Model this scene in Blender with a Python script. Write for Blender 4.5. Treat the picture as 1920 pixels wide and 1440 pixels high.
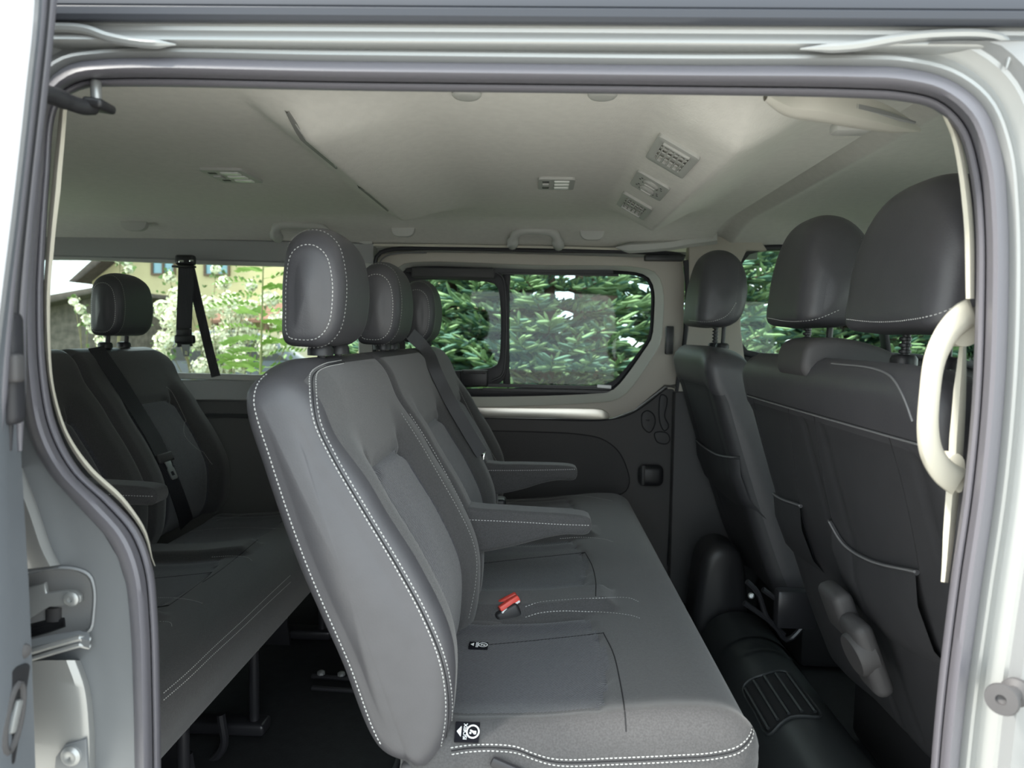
import bpy, bmesh, math, random
import numpy as np
from mathutils import Vector as V, Matrix
from mathutils.bvhtree import BVHTree

S = bpy.context.scene
COL = S.collection
for o in list(bpy.data.objects):
    bpy.data.objects.remove(o)

# ------------------------------------------------------------------ camera
F = 1331.0                      # focal length in pixels of the 1920 frame
CAM = V((0.0, -0.75, 0.90))
yaw, pitch, roll = math.radians(2.15), math.radians(3.87), math.radians(1.0)
fwd = V((-math.sin(yaw) * math.cos(pitch), math.cos(yaw) * math.cos(pitch), -math.sin(pitch)))
rt0 = fwd.cross(V((0, 0, 1))).normalized()
up0 = rt0.cross(fwd).normalized()
RT = rt0 * math.cos(roll) + up0 * math.sin(roll)
UP = up0 * math.cos(roll) - rt0 * math.sin(roll)
cd = bpy.data.cameras.new('camera')
cd.sensor_width = 36.0
cd.lens = F / 1920 * 36
cd.clip_start = 0.02
cd.clip_end = 400
cd.dof.use_dof = True
cd.dof.focus_distance = 1.35
cd.dof.aperture_fstop = 5.6
cam = bpy.data.objects.new('camera', cd)
COL.objects.link(cam)
cam.matrix_world = Matrix(((RT.x, UP.x, -fwd.x, CAM.x), (RT.y, UP.y, -fwd.y, CAM.y), (RT.z, UP.z, -fwd.z, CAM.z), (0, 0, 0, 1)))
S.camera = cam

# ------------------------------------------------------------------ sky, sun, exposure
vs = S.view_settings
S.display_settings.display_device = 'sRGB'
vs.view_transform = 'Standard'
vs.look = 'None'
vs.gamma = 1.0
vs.use_curve_mapping = False
vs.exposure = 2.05
W = bpy.data.worlds.new('sky')
S.world = W
W.use_nodes = True
nt = W.node_tree
nt.nodes.clear()
wo = nt.nodes.new('ShaderNodeOutputWorld')
bg = nt.nodes.new('ShaderNodeBackground')
tc = nt.nodes.new('ShaderNodeTexCoord')
nz = nt.nodes.new('ShaderNodeTexNoise')
nz.inputs['Scale'].default_value = 2.2
nz.inputs['Detail'].default_value = 6
mp = nt.nodes.new('ShaderNodeMapping')
mp.inputs['Scale'].default_value = (1, 1, 2.6)
cr = nt.nodes.new('ShaderNodeValToRGB')
cr.color_ramp.elements[0].position = 0.38
cr.color_ramp.elements[0].color = (0.50, 0.66, 0.74, 1)
cr.color_ramp.elements[1].position = 0.58
cr.color_ramp.elements[1].color = (0.80, 0.81, 0.80, 1)
nt.links.new(tc.outputs['Generated'], mp.inputs['Vector'])
nt.links.new(mp.outputs['Vector'], nz.inputs['Vector'])
nt.links.new(nz.outputs['Fac'], cr.inputs['Fac'])
nt.links.new(cr.outputs['Color'], bg.inputs['Color'])
bg.inputs['Strength'].default_value = 1.1
nt.links.new(bg.outputs['Background'], wo.inputs['Surface'])

sd = bpy.data.lights.new('sun', 'SUN')
sd.energy = 2.6
sd.angle = math.radians(6)
sd.color = (1.0, 0.96, 0.88)
sun = bpy.data.objects.new('sun', sd)
COL.objects.link(sun)
sun_from = V((-0.62, -0.22, 0.95)).normalized()
sun.rotation_euler = (-sun_from).to_track_quat('-Z', 'Y').to_euler()
sun.location = (-4, -2, 8)


# ------------------------------------------------------------------ measuring helpers
def ray(u, v):
    return fwd * F + RT * (u - 960) - UP * (v - 720)


def P(u, v, y=None, x=None, z=None):
    """world point on a plane of the van that a line of sight through (u,v) of the photograph meets"""
    d = ray(u, v)
    if y is not None:
        k = (y - CAM.y) / d.y
    elif x is not None:
        k = (x - CAM.x) / d.x
    else:
        k = (z - CAM.z) / d.z
    return CAM + d * k


def cat(pts, n, closed=False):
    """n points of a Catmull-Rom curve through pts, evenly spaced along its length"""
    pts = [np.array(p, float) for p in pts]
    m = len(pts)
    out = []
    segs = m if closed else m - 1
    for i in range(segs):
        if closed:
            p0, p1, p2, p3 = pts[(i - 1) % m], pts[i], pts[(i + 1) % m], pts[(i + 2) % m]
        else:
            p1, p2 = pts[i], pts[i + 1]
            p0 = pts[i - 1] if i > 0 else 2 * p1 - p2
            p3 = pts[i + 2] if i + 2 < m else 2 * p2 - p1
        # centripetal
        def tj(ti, a, b): return ti + max(np.linalg.norm(b - a), 1e-9) ** 0.5
        t0 = 0; t1 = tj(t0, p0, p1); t2 = tj(t1, p1, p2); t3 = tj(t2, p2, p3)
        for k in range(16):
            t = t1 + (t2 - t1) * k / 16
            A1 = (t1 - t) / (t1 - t0) * p0 + (t - t0) / (t1 - t0) * p1
            A2 = (t2 - t) / (t2 - t1) * p1 + (t - t1) / (t2 - t1) * p2
            A3 = (t3 - t) / (t3 - t2) * p2 + (t - t2) / (t3 - t2) * p3
            B1 = (t2 - t) / (t2 - t0) * A1 + (t - t0) / (t2 - t0) * A2
            B2 = (t3 - t) / (t3 - t1) * A2 + (t - t1) / (t3 - t1) * A3
            out.append((t2 - t) / (t2 - t1) * B1 + (t - t1) / (t2 - t1) * B2)
    out.append(pts[0] if closed else pts[-1])
    out = np.array(out)
    L = np.concatenate([[0], np.cumsum(np.linalg.norm(np.diff(out, axis=0), axis=1))])
    tt = np.linspace(0, L[-1], n + 1)[:-1] if closed else np.linspace(0, L[-1], n)
    return np.stack([np.interp(tt, L, out[:, k]) for k in range(out.shape[1])], axis=1)


def sstep(a, b, x):
    t = min(1, max(0, (x - a) / (b - a)))
    return t * t * (3 - 2 * t)


# ------------------------------------------------------------------ materials
MATS = {}


def mat(name, col, rough=0.5, metal=0.0, spec=0.5, bump=0.0, bscale=200.0, var=0.0, vscale=8.0, coat=0.0, sheen=0.0, wave=None, col2=None, detail=3.0):
    if name in MATS:
        return MATS[name]
    m = bpy.data.materials.new(name)
    m.use_nodes = True
    t = m.node_tree
    b = t.nodes['Principled BSDF']
    b.inputs['Base Color'].default_value = (*col, 1)
    b.inputs['Roughness'].default_value = rough
    b.inputs['Metallic'].default_value = metal
    b.inputs['Specular IOR Level'].default_value = spec
    b.inputs['Coat Weight'].default_value = coat
    b.inputs['Coat Roughness'].default_value = 0.08
    b.inputs['Sheen Weight'].default_value = sheen
    b.inputs['Sheen Roughness'].default_value = 0.45
    co = t.nodes.new('ShaderNodeTexCoord')
    if var > 0 or col2:
        n = t.nodes.new('ShaderNodeTexNoise')
        n.inputs['Scale'].default_value = vscale
        n.inputs['Detail'].default_value = detail
        t.links.new(co.outputs['Object'], n.inputs['Vector'])
        r = t.nodes.new('ShaderNodeValToRGB')
        c2 = col2 if col2 else tuple(min(1, c * (1 + var)) for c in col)
        c1 = col if col2 else tuple(c * (1 - var) for c in col)
        r.color_ramp.elements[0].position = 0.35
        r.color_ramp.elements[1].position = 0.65
        r.color_ramp.elements[0].color = (*c1, 1)
        r.color_ramp.elements[1].color = (*c2, 1)
        t.links.new(n.outputs['Fac'], r.inputs['Fac'])
        t.links.new(r.outputs['Color'], b.inputs['Base Color'])
    if bump > 0:
        if wave:
            n2 = t.nodes.new('ShaderNodeTexWave')
            n2.inputs['Scale'].default_value = bscale
            n2.inputs['Distortion'].default_value = 1.2
            n2.inputs['Detail'].default_value = 2
            mp2 = t.nodes.new('ShaderNodeMapping')
            mp2.inputs['Rotation'].default_value = wave
            t.links.new(co.outputs['Object'], mp2.inputs['Vector'])
            t.links.new(mp2.outputs['Vector'], n2.inputs['Vector'])
        else:
            n2 = t.nodes.new('ShaderNodeTexNoise')
            n2.inputs['Scale'].default_value = bscale
            n2.inputs['Detail'].default_value = 2
            t.links.new(co.outputs['Object'], n2.inputs['Vector'])
        bp = t.nodes.new('ShaderNodeBump')
        bp.inputs['Strength'].default_value = bump
        bp.inputs['Distance'].default_value = 0.002
        t.links.new(n2.outputs['Fac'], bp.inputs['Height'])
        t.links.new(bp.outputs['Normal'], b.inputs['Normal'])
    MATS[name] = m
    return m


def glass_mat(name, tint=(0.92, 0.97, 0.94), refl=0.06):
    m = bpy.data.materials.new(name)
    m.use_nodes = True
    t = m.node_tree
    t.nodes.clear()
    o = t.nodes.new('ShaderNodeOutputMaterial')
    tr = t.nodes.new('ShaderNodeBsdfTransparent')
    tr.inputs['Color'].default_value = (*tint, 1)
    gl = t.nodes.new('ShaderNodeBsdfGlossy')
    gl.inputs['Roughness'].default_value = 0.02
    mx = t.nodes.new('ShaderNodeMixShader')
    fr = t.nodes.new('ShaderNodeFresnel')
    fr.inputs['IOR'].default_value = 1.33
    t.links.new(fr.outputs['Fac'], mx.inputs['Fac'])
    t.links.new(tr.outputs[0], mx.inputs[1])
    t.links.new(gl.outputs[0], mx.inputs[2])
    t.links.new(mx.outputs[0], o.inputs['Surface'])
    return m


SILVER = mat('silver_paint', (0.31, 0.315, 0.31), 0.36, 0.45, 0.5, bump=0.03, bscale=900, coat=0.35)
SILVER_SHADED = mat('silver_jamb_shaded', (0.165, 0.175, 0.185), 0.45, 0.3, 0.5, var=0.05, vscale=9)  # body silver darkened and cooled, the jamb's shade put into the colour
RUBBER = mat('grey_rubber', (0.105, 0.102, 0.117), 0.42, 0, 0.6, bump=0.06, bscale=400)
RUBBER_DK = mat('black_rubber', (0.022, 0.022, 0.026), 0.5, 0, 0.4, bump=0.05, bscale=300)
ROOF_EDGE = mat('blue_grey_gutter', (0.032, 0.036, 0.047), 0.55, 0.0, 0.5)
HEADLINER = mat('headliner_fabric', (0.67, 0.652, 0.612), 0.95, 0, 0.15, bump=0.28, bscale=260, var=0.025, vscale=60)
PLAST_GREY = mat('grey_ceiling_plastic', (0.42, 0.42, 0.40), 0.5, 0, 0.4, bump=0.04, bscale=500)
PLAST_MID = mat('mid_grey_trim', (0.30, 0.30, 0.30), 0.6, 0, 0.35, bump=0.08, bscale=500)
BEIGE = mat('beige_grey_trim', (0.43, 0.395, 0.345), 0.55, 0, 0.4, bump=0.05, bscale=500)
CREAM = mat('cream_trim', (0.50, 0.475, 0.40), 0.5, 0, 0.4, bump=0.04, bscale=500)
CLOTH = mat('charcoal_cloth', (0.066, 0.065, 0.067), 0.92, 0, 0.25, bump=0.4, bscale=900, var=0.14, vscale=420, sheen=0.25)
INSERT = mat('ribbed_charcoal_cloth', (0.066, 0.067, 0.076), 0.92, 0, 0.22, bump=0.35, bscale=95, var=0.2, vscale=300, sheen=0.25, wave=(0.3, 0.5, 0.9))
LEATHER = mat('black_leather', (0.056, 0.055, 0.061), 0.47, 0, 0.6, bump=0.12, bscale=420, var=0.04, vscale=30)
THREAD = mat('white_thread', (0.46, 0.46, 0.45), 0.8)
SEAM = mat('dark_seam', (0.012, 0.012, 0.014), 0.9)
PIPING = mat('grey_piping', (0.16, 0.16, 0.165), 0.6)
BLACK = mat('black_plastic', (0.020, 0.020, 0.022), 0.42, 0, 0.45, bump=0.06, bscale=600)
DKGREY = mat('dark_grey_plastic', (0.058, 0.056, 0.058), 0.6, 0, 0.4, bump=0.10, bscale=700)
PANEL = mat('dark_door_panel', (0.080, 0.077, 0.078), 0.75, 0, 0.3, bump=0.2, bscale=600)
METAL_BK = mat('black_painted_steel', (0.026, 0.026, 0.030), 0.32, 0.2, 0.5)
STEEL = mat('bare_steel', (0.36, 0.37, 0.37), 0.38, 0.6)
CHROME = mat('bright_chrome', (0.8, 0.82, 0.8), 0.12, 1.0)
BRONZE = mat('satin_silver_trim', (0.62, 0.60, 0.54), 0.3, 0.75)
RED = mat('red_button', (0.72, 0.075, 0.055), 0.4)
WHITE = mat('white_print', (0.85, 0.86, 0.88), 0.6)
WEBBING = mat('black_webbing', (0.026, 0.026, 0.031), 0.6, 0, 0.4, bump=0.4, bscale=120, wave=(0, 0, 0.8))
FLOORM = mat('black_floor_mat', (0.017, 0.018, 0.020), 0.75, 0, 0.35, bump=0.3, bscale=250, var=0.15, vscale=40)
DUCT = mat('dark_green_black_plastic', (0.030, 0.033, 0.035), 0.48, 0, 0.4, bump=0.08, bscale=500)
LENS = mat('lamp_lens', (0.72, 0.74, 0.70), 0.25, 0, 0.6)
GLASS = glass_mat('window_glass')


# ------------------------------------------------------------------ object helpers
class Root:
    def __init__(s, o, loc):
        s.o, s.loc = o, V(loc)


def thing(name, label, cat_, loc=(0, 0, 0), group=None):
    o = bpy.data.objects.new(name, None)
    o.empty_display_size = 0.05
    COL.objects.link(o)
    o.location = loc
    o['label'] = label
    o['category'] = cat_
    if group:
        o['group'] = group
    o['_root'] = list(loc)
    return o


def root_loc(o):
    while o.parent:
        o = o.parent
    return V(o.location)


def obj(name, verts, faces, m, parent=None, smooth=True, kind=None, label=None, sharp=40):
    """one mesh object; verts in world coordinates"""
    base = root_loc(parent) if parent else V((0, 0, 0))
    me = bpy.data.meshes.new(name)
    vv = np.array([tuple(p) for p in verts], float) - np.array(base)
    me.from_pydata(vv.tolist(), [], [tuple(f) for f in faces])
    me.validate()
    me.materials.append(m)
    if smooth:
        me.polygons.foreach_set('use_smooth', [True] * len(me.polygons))
        me.set_sharp_from_angle(angle=math.radians(sharp))
    me.update()
    o = bpy.data.objects.new(name, me)
    COL.objects.link(o)
    if parent:
        o.parent = parent
    if kind:
        o['kind'] = kind
    if label:
        o['label'] = label
    return o


def tag(o, label, cat_, group=None):
    o['label'] = label
    o['category'] = cat_
    if group:
        o['group'] = group
    return o


def recenter(o):
    """origin of a single-mesh thing to the middle of its base"""
    co = np.array([v.co[:] for v in o.data.vertices])
    c = V((co[:, 0].mean(), co[:, 1].mean(), co[:, 2].min()))
    o.data.transform(Matrix.Translation(-c))
    o.location = V(o.location) + c
    return o


def struct(o):
    o['kind'] = 'structure'
    return o


class G:
    """collects shapes into one mesh"""
    def __init__(s):
        s.v, s.f = [], []

    def add(s, v, f):
        n = len(s.v)
        s.v += [tuple(p) for p in v]
        s.f += [tuple(i + n for i in q) for q in f]
        return s

    def grid(s, rows, cu=False, cv=False):
        nr, nc = len(rows), len(rows[0])
        v = [tuple(p) for r in rows for p in r]
        f = []
        for i in range(nr if cu else nr - 1):
            for j in range(nc if cv else nc - 1):
                a, b = i * nc + j, i * nc + (j + 1) % nc
                c, d = ((i + 1) % nr) * nc + (j + 1) % nc, ((i + 1) % nr) * nc + j
                f.append((a, b, c, d))
        return s.add(v, f)

    def tube(s, path, r, n=8, closed=False, caps=True):
        path = [V(p) for p in path]
        m = len(path)
        rows = []
        nrm = None
        for i in range(m):
            if closed:
                t = path[(i + 1) % m] - path[i - 1]
            else:
                t = path[min(i + 1, m - 1)] - path[max(i - 1, 0)]
            t.normalize()
            if nrm is None:
                a = V((0, 0, 1)) if abs(t.z) < 0.9 else V((1, 0, 0))
                nrm = (a - t * a.dot(t)).normalized()
            else:
                nrm = (nrm - t * nrm.dot(t)).normalized()
            bn = t.cross(nrm)
            rr = r[i] if hasattr(r, '__len__') else r
            rows.append([path[i] + (nrm * math.cos(2 * math.pi * k / n) + bn * math.sin(2 * math.pi * k / n)) * rr for k in range(n)])
        s.grid(rows, cu=closed, cv=True)
        if caps and not closed:
            b = len(s.v) - m * n
            s.f.append(tuple(b + k for k in range(n)))
            s.f.append(tuple(b + (m - 1) * n + k for k in reversed(range(n))))
        return s

    def strap(s, path, wdir, w, th):
        """flat webbing along a path; wdir = width direction (one vector or one per point)"""
        path = [V(p) for p in path]
        m = len(path)
        rows = []
        for i in range(m):
            t = (path[min(i + 1, m - 1)] - path[max(i - 1, 0)]).normalized()
            wd = V(wdir[i]) if isinstance(wdir, list) else V(wdir)
            wd = (wd - t * wd.dot(t)).normalized()
            n = t.cross(wd)
            rows.append([path[i] + wd * w / 2 + n * th / 2, path[i] - wd * w / 2 + n * th / 2, path[i] - wd * w / 2 - n * th / 2, path[i] + wd * w / 2 - n * th / 2])
        s.grid(rows, cv=True)
        b = len(s.v) - m * 4
        s.f.append((b, b + 1, b + 2, b + 3))
        s.f.append(tuple(b + (m - 1) * 4 + k for k in (3, 2, 1, 0)))
        return s

    def rbox(s, c, size, r=0.004, seg=2, M=None):
        bm = bmesh.new()
        bmesh.ops.create_cube(bm, size=1.0)
        for v in bm.verts:
            v.co = V((v.co.x * size[0], v.co.y * size[1], v.co.z * size[2]))
        if r > 0:
            bmesh.ops.bevel(bm, geom=bm.edges[:], offset=min(r, min(size) * 0.48), segments=seg, profile=0.5, affect='EDGES', clamp_overlap=True)
        if M:
            bmesh.ops.transform(bm, matrix=M, verts=bm.verts)
        bmesh.ops.translate(bm, vec=V(c), verts=bm.verts)
        bm.verts.index_update()
        s.add([v.co[:] for v in bm.verts], [[v.index for v in f.verts] for f in bm.faces])
        bm.free()
        return s

    def lathe(s, prof, c, axis=(0, 0, 1), n=20):
        """prof = list of (radius, height) along axis"""
        ax = V(axis).normalized()
        a = V((0, 0, 1)) if abs(ax.z) < 0.9 else V((1, 0, 0))
        e1 = (a - ax * a.dot(ax)).normalized()
        e2 = ax.cross(e1)
        rows = [[V(c) + ax * h + (e1 * math.cos(2 * math.pi * k / n) + e2 * math.sin(2 * math.pi * k / n)) * r for k in range(n)] for r, h in prof]
        s.grid(rows, cv=True)
        b = len(s.v) - len(prof) * n
        s.f.append(tuple(b + k for k in reversed(range(n))))
        s.f.append(tuple(b + (len(prof) - 1) * n + k for k in range(n)))
        return s

    def slab(s, loop, d, bev=0.0, holes=()):
        """flat polygon loop (world points) thickened by vector d, holes cut out, front edge eased by bev"""
        bm = bmesh.new()
        d = V(d)
        loops = [[V(p) for p in loop]] + [[V(p) for p in h] for h in holes]
        ed = []
        for L in loops:
            vs_ = [bm.verts.new(p) for p in L]
            for i in range(len(vs_)):
                ed.append(bm.edges.new((vs_[i], vs_[(i + 1) % len(vs_)])))
        r = bmesh.ops.triangle_fill(bm, edges=ed, use_beauty=True, use_dissolve=False)
        ff = bm.faces[:]
        r = bmesh.ops.extrude_face_region(bm, geom=ff)
        nv = [g for g in r['geom'] if isinstance(g, bmesh.types.BMVert)]
        bmesh.ops.translate(bm, vec=d, verts=nv)
        bmesh.ops.recalc_face_normals(bm, faces=bm.faces[:])
        if bev > 0:
            be = [e for e in bm.edges if len(e.link_faces) == 2 and e.calc_face_angle(0) > 1.0]
            bmesh.ops.bevel(bm, geom=be, offset=bev, segments=2, profile=0.5, affect='EDGES', clamp_overlap=True)
        bm.verts.index_update()
        s.add([v.co[:] for v in bm.verts], [[v.index for v in f.verts] for f in bm.faces])
        bm.free()
        return s

    def obj(s, name, m, parent=None, **k):
        if not s.v:
            return None
        return obj(name, s.v, s.f, m, parent, **k)


def pxs(pts, y, n=None, closed=True):
    q = [P(u, v, y=y) for u, v in pts]
    if n:
        q = [V(p) for p in cat([p[:] for p in q], n, closed)]
    return q


# ------------------------------------------------------------------ soft upholstered bodies
def soft_body(profile, y0, y1, r, N=120, nst=50, zg=None, disp=None, zone=None, bulge=0.006, xshift=None, box=False):
    """profile (x,z) closed curve swept from y0 to y1 with rounded ends. Returns verts, faces, zone of each face"""
    pr = cat(profile, N, True)
    area = 0.5 * sum(pr[i - 1][0] * pr[i][1] - pr[i][0] * pr[i - 1][1] for i in range(N))
    if area < 0:
        pr = pr[::-1]
    tan = np.roll(pr, -1, 0) - np.roll(pr, 1, 0)
    tan /= np.linalg.norm(tan, axis=1)[:, None]
    nr = np.stack([tan[:, 1], -tan[:, 0]], 1)
    cen = pr.mean(0)
    zb = pr[:, 1].min()
    hx, hz = (pr.max(0) - pr.min(0)) / 2
    st = []
    for a in range(0, 90, 15):
        a = math.radians(a)
        st.append((r * (1 - math.cos(a)), r * (1 - math.sin(a))))
    Wd = y1 - y0
    stations = [(y0 + d, i) for d, i in st] + [(y0 + r + (Wd - 2 * r) * k / nst, 0) for k in range(nst + 1)] + [(y1 - d, i) for d, i in reversed(st)]
    rows = []
    for y, ins in stations:
        t = (y - y0) / Wd
        g = zg(t) if zg else 1.0
        row = []
        if box:
            base = cen + (pr - cen) * np.array([1 - ins / hx, 1 - ins / hz])
        else:
            base = pr - nr * ins
            for _ in range(int(10 * ins / r)):
                base = 0.5 * base + 0.25 * (np.roll(base, 1, 0) + np.roll(base, -1, 0))
        for k in range(N):
            x, z = base[k]
            off = disp(pr[k][0], pr[k][1], nr[k][0], nr[k][1], y, t) if disp else 0
            x += nr[k][0] * off
            z += nr[k][1] * off
            z = zb + (z - zb) * g
            if xshift:
                x += xshift(t, z)
            row.append((x, y, z))
        rows.append(row)
    # caps
    def cap(row, ysgn):
        c = np.array(row).mean(0)
        out = []
        for k in (0.90, 0.68, 0.36):
            out.append([tuple(c + (np.array(p) - c) * k + np.array((0, ysgn * bulge * (1 - k * k) ** 1.15, 0))) for p in row])
        return out, tuple(c + np.array((0, ysgn * bulge, 0)))
    c0, m0 = cap(rows[0], -1)
    c1, m1 = cap(rows[-1], 1)
    ncap = 3
    allr = list(reversed(c0)) + rows + c1
    verts = [p for rw in allr for p in rw] + [m0, m1]
    faces, zn = [], []
    R = len(allr)
    for i in range(R - 1):
        iscap = i < ncap or i >= R - 1 - ncap
        for j in range(N):
            faces.append((i * N + j, (i + 1) * N + j, (i + 1) * N + (j + 1) % N, i * N + (j + 1) % N))
            if zone:
                yy = allr[min(max(i, ncap), R - 1 - ncap)][0][1]
                jj = (j + 0.5)
                x, z = (pr[j] + pr[(j + 1) % N]) / 2
                zn.append(zone(x, z, nr[j][0], nr[j][1], yy, (yy - y0) / Wd, iscap))
            else:
                zn.append('a')
    for j in range(N):
        faces.append((R * N, j, (j + 1) % N))
        zn.append(zone(cen[0], cen[1], 0, 0, y0, 0, True) if zone else 'a')
        faces.append((R * N + 1, (R - 1) * N + (j + 1) % N, (R - 1) * N + j))
        zn.append(zone(cen[0], cen[1], 0, 0, y1, 1, True) if zone else 'a')
    faces = [f[::-1] for f in faces]
    return verts, faces, zn


def split_zones(verts, faces, zn):
    out = {}
    for z in sorted(set(zn)):
        idx = {}
        vv, ff = [], []
        for f, q in zip(faces, zn):
            if q != z:
                continue
            g = []
            for i in f:
                if i not in idx:
                    idx[i] = len(vv)
                    vv.append(verts[i])
                g.append(idx[i])
            ff.append(g)
        out[z] = (vv, ff)
    return out


def trace(bvh, pts, step=4.0, off=0.0006, shift=V((0, 0, 0))):
    """lay a line onto an upholstered surface along lines of sight; returns runs of (point, normal)"""
    c = cat(pts, 400)
    L = np.concatenate([[0], np.cumsum(np.linalg.norm(np.diff(c, axis=0), axis=1))])
    n = max(2, int(L[-1] / step))
    tt = np.linspace(0, L[-1], n)
    out = []
    for a in tt:
        u, v = np.interp(a, L, c[:, 0]), np.interp(a, L, c[:, 1])
        d = ray(u, v).normalized()
        loc, nrm, i, dist = bvh.ray_cast(CAM - shift, d)
        if loc is None:
            continue
        if nrm.dot(d) > 0:
            nrm = -nrm
        out.append((loc + nrm * off + shift, nrm))
    return out


def stitch_geo(g, run, dash=0.0036, gap=0.0022, w=0.00075):
    """raised dashes of thread along a run"""
    if len(run) < 2:
        return
    pts = np.array([p[:] for p, n in run])
    nrm = np.array([n[:] for p, n in run])
    L = np.concatenate([[0], np.cumsum(np.linalg.norm(np.diff(pts, axis=0), axis=1))])
    a = 0.0
    def at(s):
        return V([np.interp(s, L, pts[:, k]) for k in range(3)])
    while a + dash < L[-1]:
        p0, p1 = at(a), at(a + dash)
        n = V([np.interp(a, L, nrm[:, k]) for k in range(3)]).normalized()
        t = (p1 - p0)
        if 1e-6 < t.length < dash * 2:
            t.normalize()
            b = t.cross(n).normalized() * w
            m = (p0 + p1) / 2
            h = n * w * 0.9
            g.add([p0 + b * .6, p0 - b * .6, m + b + h, m - b + h, p1 + b * .6, p1 - b * .6],
                  [(0, 2, 3, 1), (2, 4, 5, 3), (0, 4, 2), (1, 3, 5)])
        a += dash + gap


def seam_geo(g, run, r=0.0012):
    if len(run) > 2:
        g.tube([p for p, n in run], r, 5)


def bvh_of(verts, faces):
    return BVHTree.FromPolygons([V(v) for v in verts], [tuple(f) for f in faces])


# ================================================================== SETTING
# ---- headliner
ZC = 1.262


def ceil_z(x, y):
    z = ZC
    z -= 0.064 * max(0, (y - 1.42) / 0.315) ** 1.6
    z -= 0.05 * sstep(0.26, 0.03, y) ** 1.5
    # two air ducts across the roof: a slanted face towards the rear with the outlets, easing off towards the front
    for xa, xb, xc, ya, yb in ((-0.475, -0.385, -0.17, 0.30, 1.36), (0.175, 0.300, 0.47, 0.26, 1.36)):
        if xa < x < xc:
            w = sstep(ya, ya + 0.14, y) * sstep(yb, yb - 0.14, y)
            dep = (xb - xa) * 0.56
            z -= dep * w * ((sstep(xa - 0.015, xa + 0.03, x) * (x - xa) / (xb - xa)) if x < xb else sstep(xc, xb - 0.03, x) / sstep(xc, xb - 0.03, xb))
    # step between the rear headliner and the cab roof lining
    z += 0.026 * sstep(0.560, 0.566, x) * sstep(0.64, 0.59, x) + 0.006 * sstep(0.60, 0.66, x)
    z -= 0.16 * sstep(1.0, 1.6, x)
    return z


def ceil_at(x, y):
    return V((x, y, ceil_z(x, y)))


def ceil_px(u, v, it=12):
    """where the line of sight meets the headliner"""
    z = ZC
    for _ in range(it):
        p = P(u, v, z=z)
        z = 0.5 * z + 0.5 * ceil_z(p.x, p.y)
    return P(u, v, z=z)


xs = list(np.linspace(-2.1, -0.50, 26)) + list(np.linspace(-0.49, -0.16, 56)) + list(np.linspace(-0.14, 0.14, 10)) + list(np.linspace(0.15, 0.47, 56)) + list(np.linspace(0.48, 0.545, 5)) + list(np.linspace(0.55, 0.67, 40)) + list(np.linspace(0.7, 1.5, 20))
ys_ = list(np.linspace(0.03, 1.735, 90))
g = G()
g.grid([[ceil_at(x, y) for y in ys_] for x in xs])
ceiling = struct(g.obj('ceiling', HEADLINER, sharp=60))
# outer roof skin so that daylight only enters through the openings
g = G()
g.slab([V((-2.2, -0.005, 1.33)), V((1.5, -0.005, 1.33)), V((1.5, 1.82, 1.33)), V((-2.2, 1.82, 1.33))], (0, 0, 0.03), 0.006)
struct(g.obj('trim_1', SILVER, None, label='silver outer roof skin above the headliner'))

# ---- floor
g = G()
g.slab([V((-2.2, 0.0, 0)), V((1.6, 0.0, 0)), V((1.6, 1.8, 0)), V((-2.2, 1.8, 0))], (0, 0, -0.06), 0.0)
floor = struct(g.obj('floor', FLOORM))
for xx in (-0.28, 0.40):
    g = G()
    g.rbox((xx, 0.9, 0.004), (0.012, 1.6, 0.008), 0.003)
    g.obj('mat_edge', RUBBER_DK, floor)
g = G()
for k in range(2):
    a, b = P(585 + 0 * k, 1268 + k * 22, z=0.02), P(700, 1276 + k * 22, z=0.02)
    g.tube([a, b], 0.006, 8)
g.obj('floor_rail', METAL_BK, floor)
for u, v in ((602, 1264), (640, 1266)):
    g = G()
    g.lathe([(0.010, 0), (0.010, 0.006), (0.006, 0.009), (0.001, 0.009)], P(u, v, z=0.028), (0, 0, 1), 8)
    g.obj('bolt', STEEL, floor)

# ---- rear and front closures of the cabin
g = G()
holes_r = [[V((-2.12, ya, 0.70)), V((-2.12, yb, 0.70)), V((-2.12, yb, 1.16)), V((-2.12, ya, 1.16))] for ya, yb in ((0.16, 0.82), (0.94, 1.60))]
g.slab([V((-2.12, 0, -0.05)), V((-2.12, 1.8, -0.05)), V((-2.12, 1.8, 1.33)), V((-2.12, 0, 1.33))], (-0.04, 0, 0), 0, holes_r)
struct(g.obj('wall_rear', PLAST_MID))
for k, h in enumerate(holes_r):
    g = G()
    g.slab([p + V((-0.02, 0, 0)) for p in h], (-0.004, 0, 0))
    struct(g.obj('window_%d' % (6 + k), GLASS, label='rear door window pane behind the third row'))
g = G()
g.slab([V((1.45, 0, -0.05)), V((1.45, 1.8, -0.05)), V((1.45, 1.8, 0.72)), V((1.45, 0, 0.72))], (0.05, 0, 0))
struct(g.obj('wall_front', DKGREY))
g = G()
g.slab([V((1.50, 0.06, 0.72)), V((1.50, 1.74, 0.72)), V((1.36, 1.70, 1.14)), V((1.36, 0.10, 1.14))], (0.006, 0, 0.002))
struct(g.obj('window_4', GLASS, label='windscreen glass ahead of the front seats'))

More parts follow.
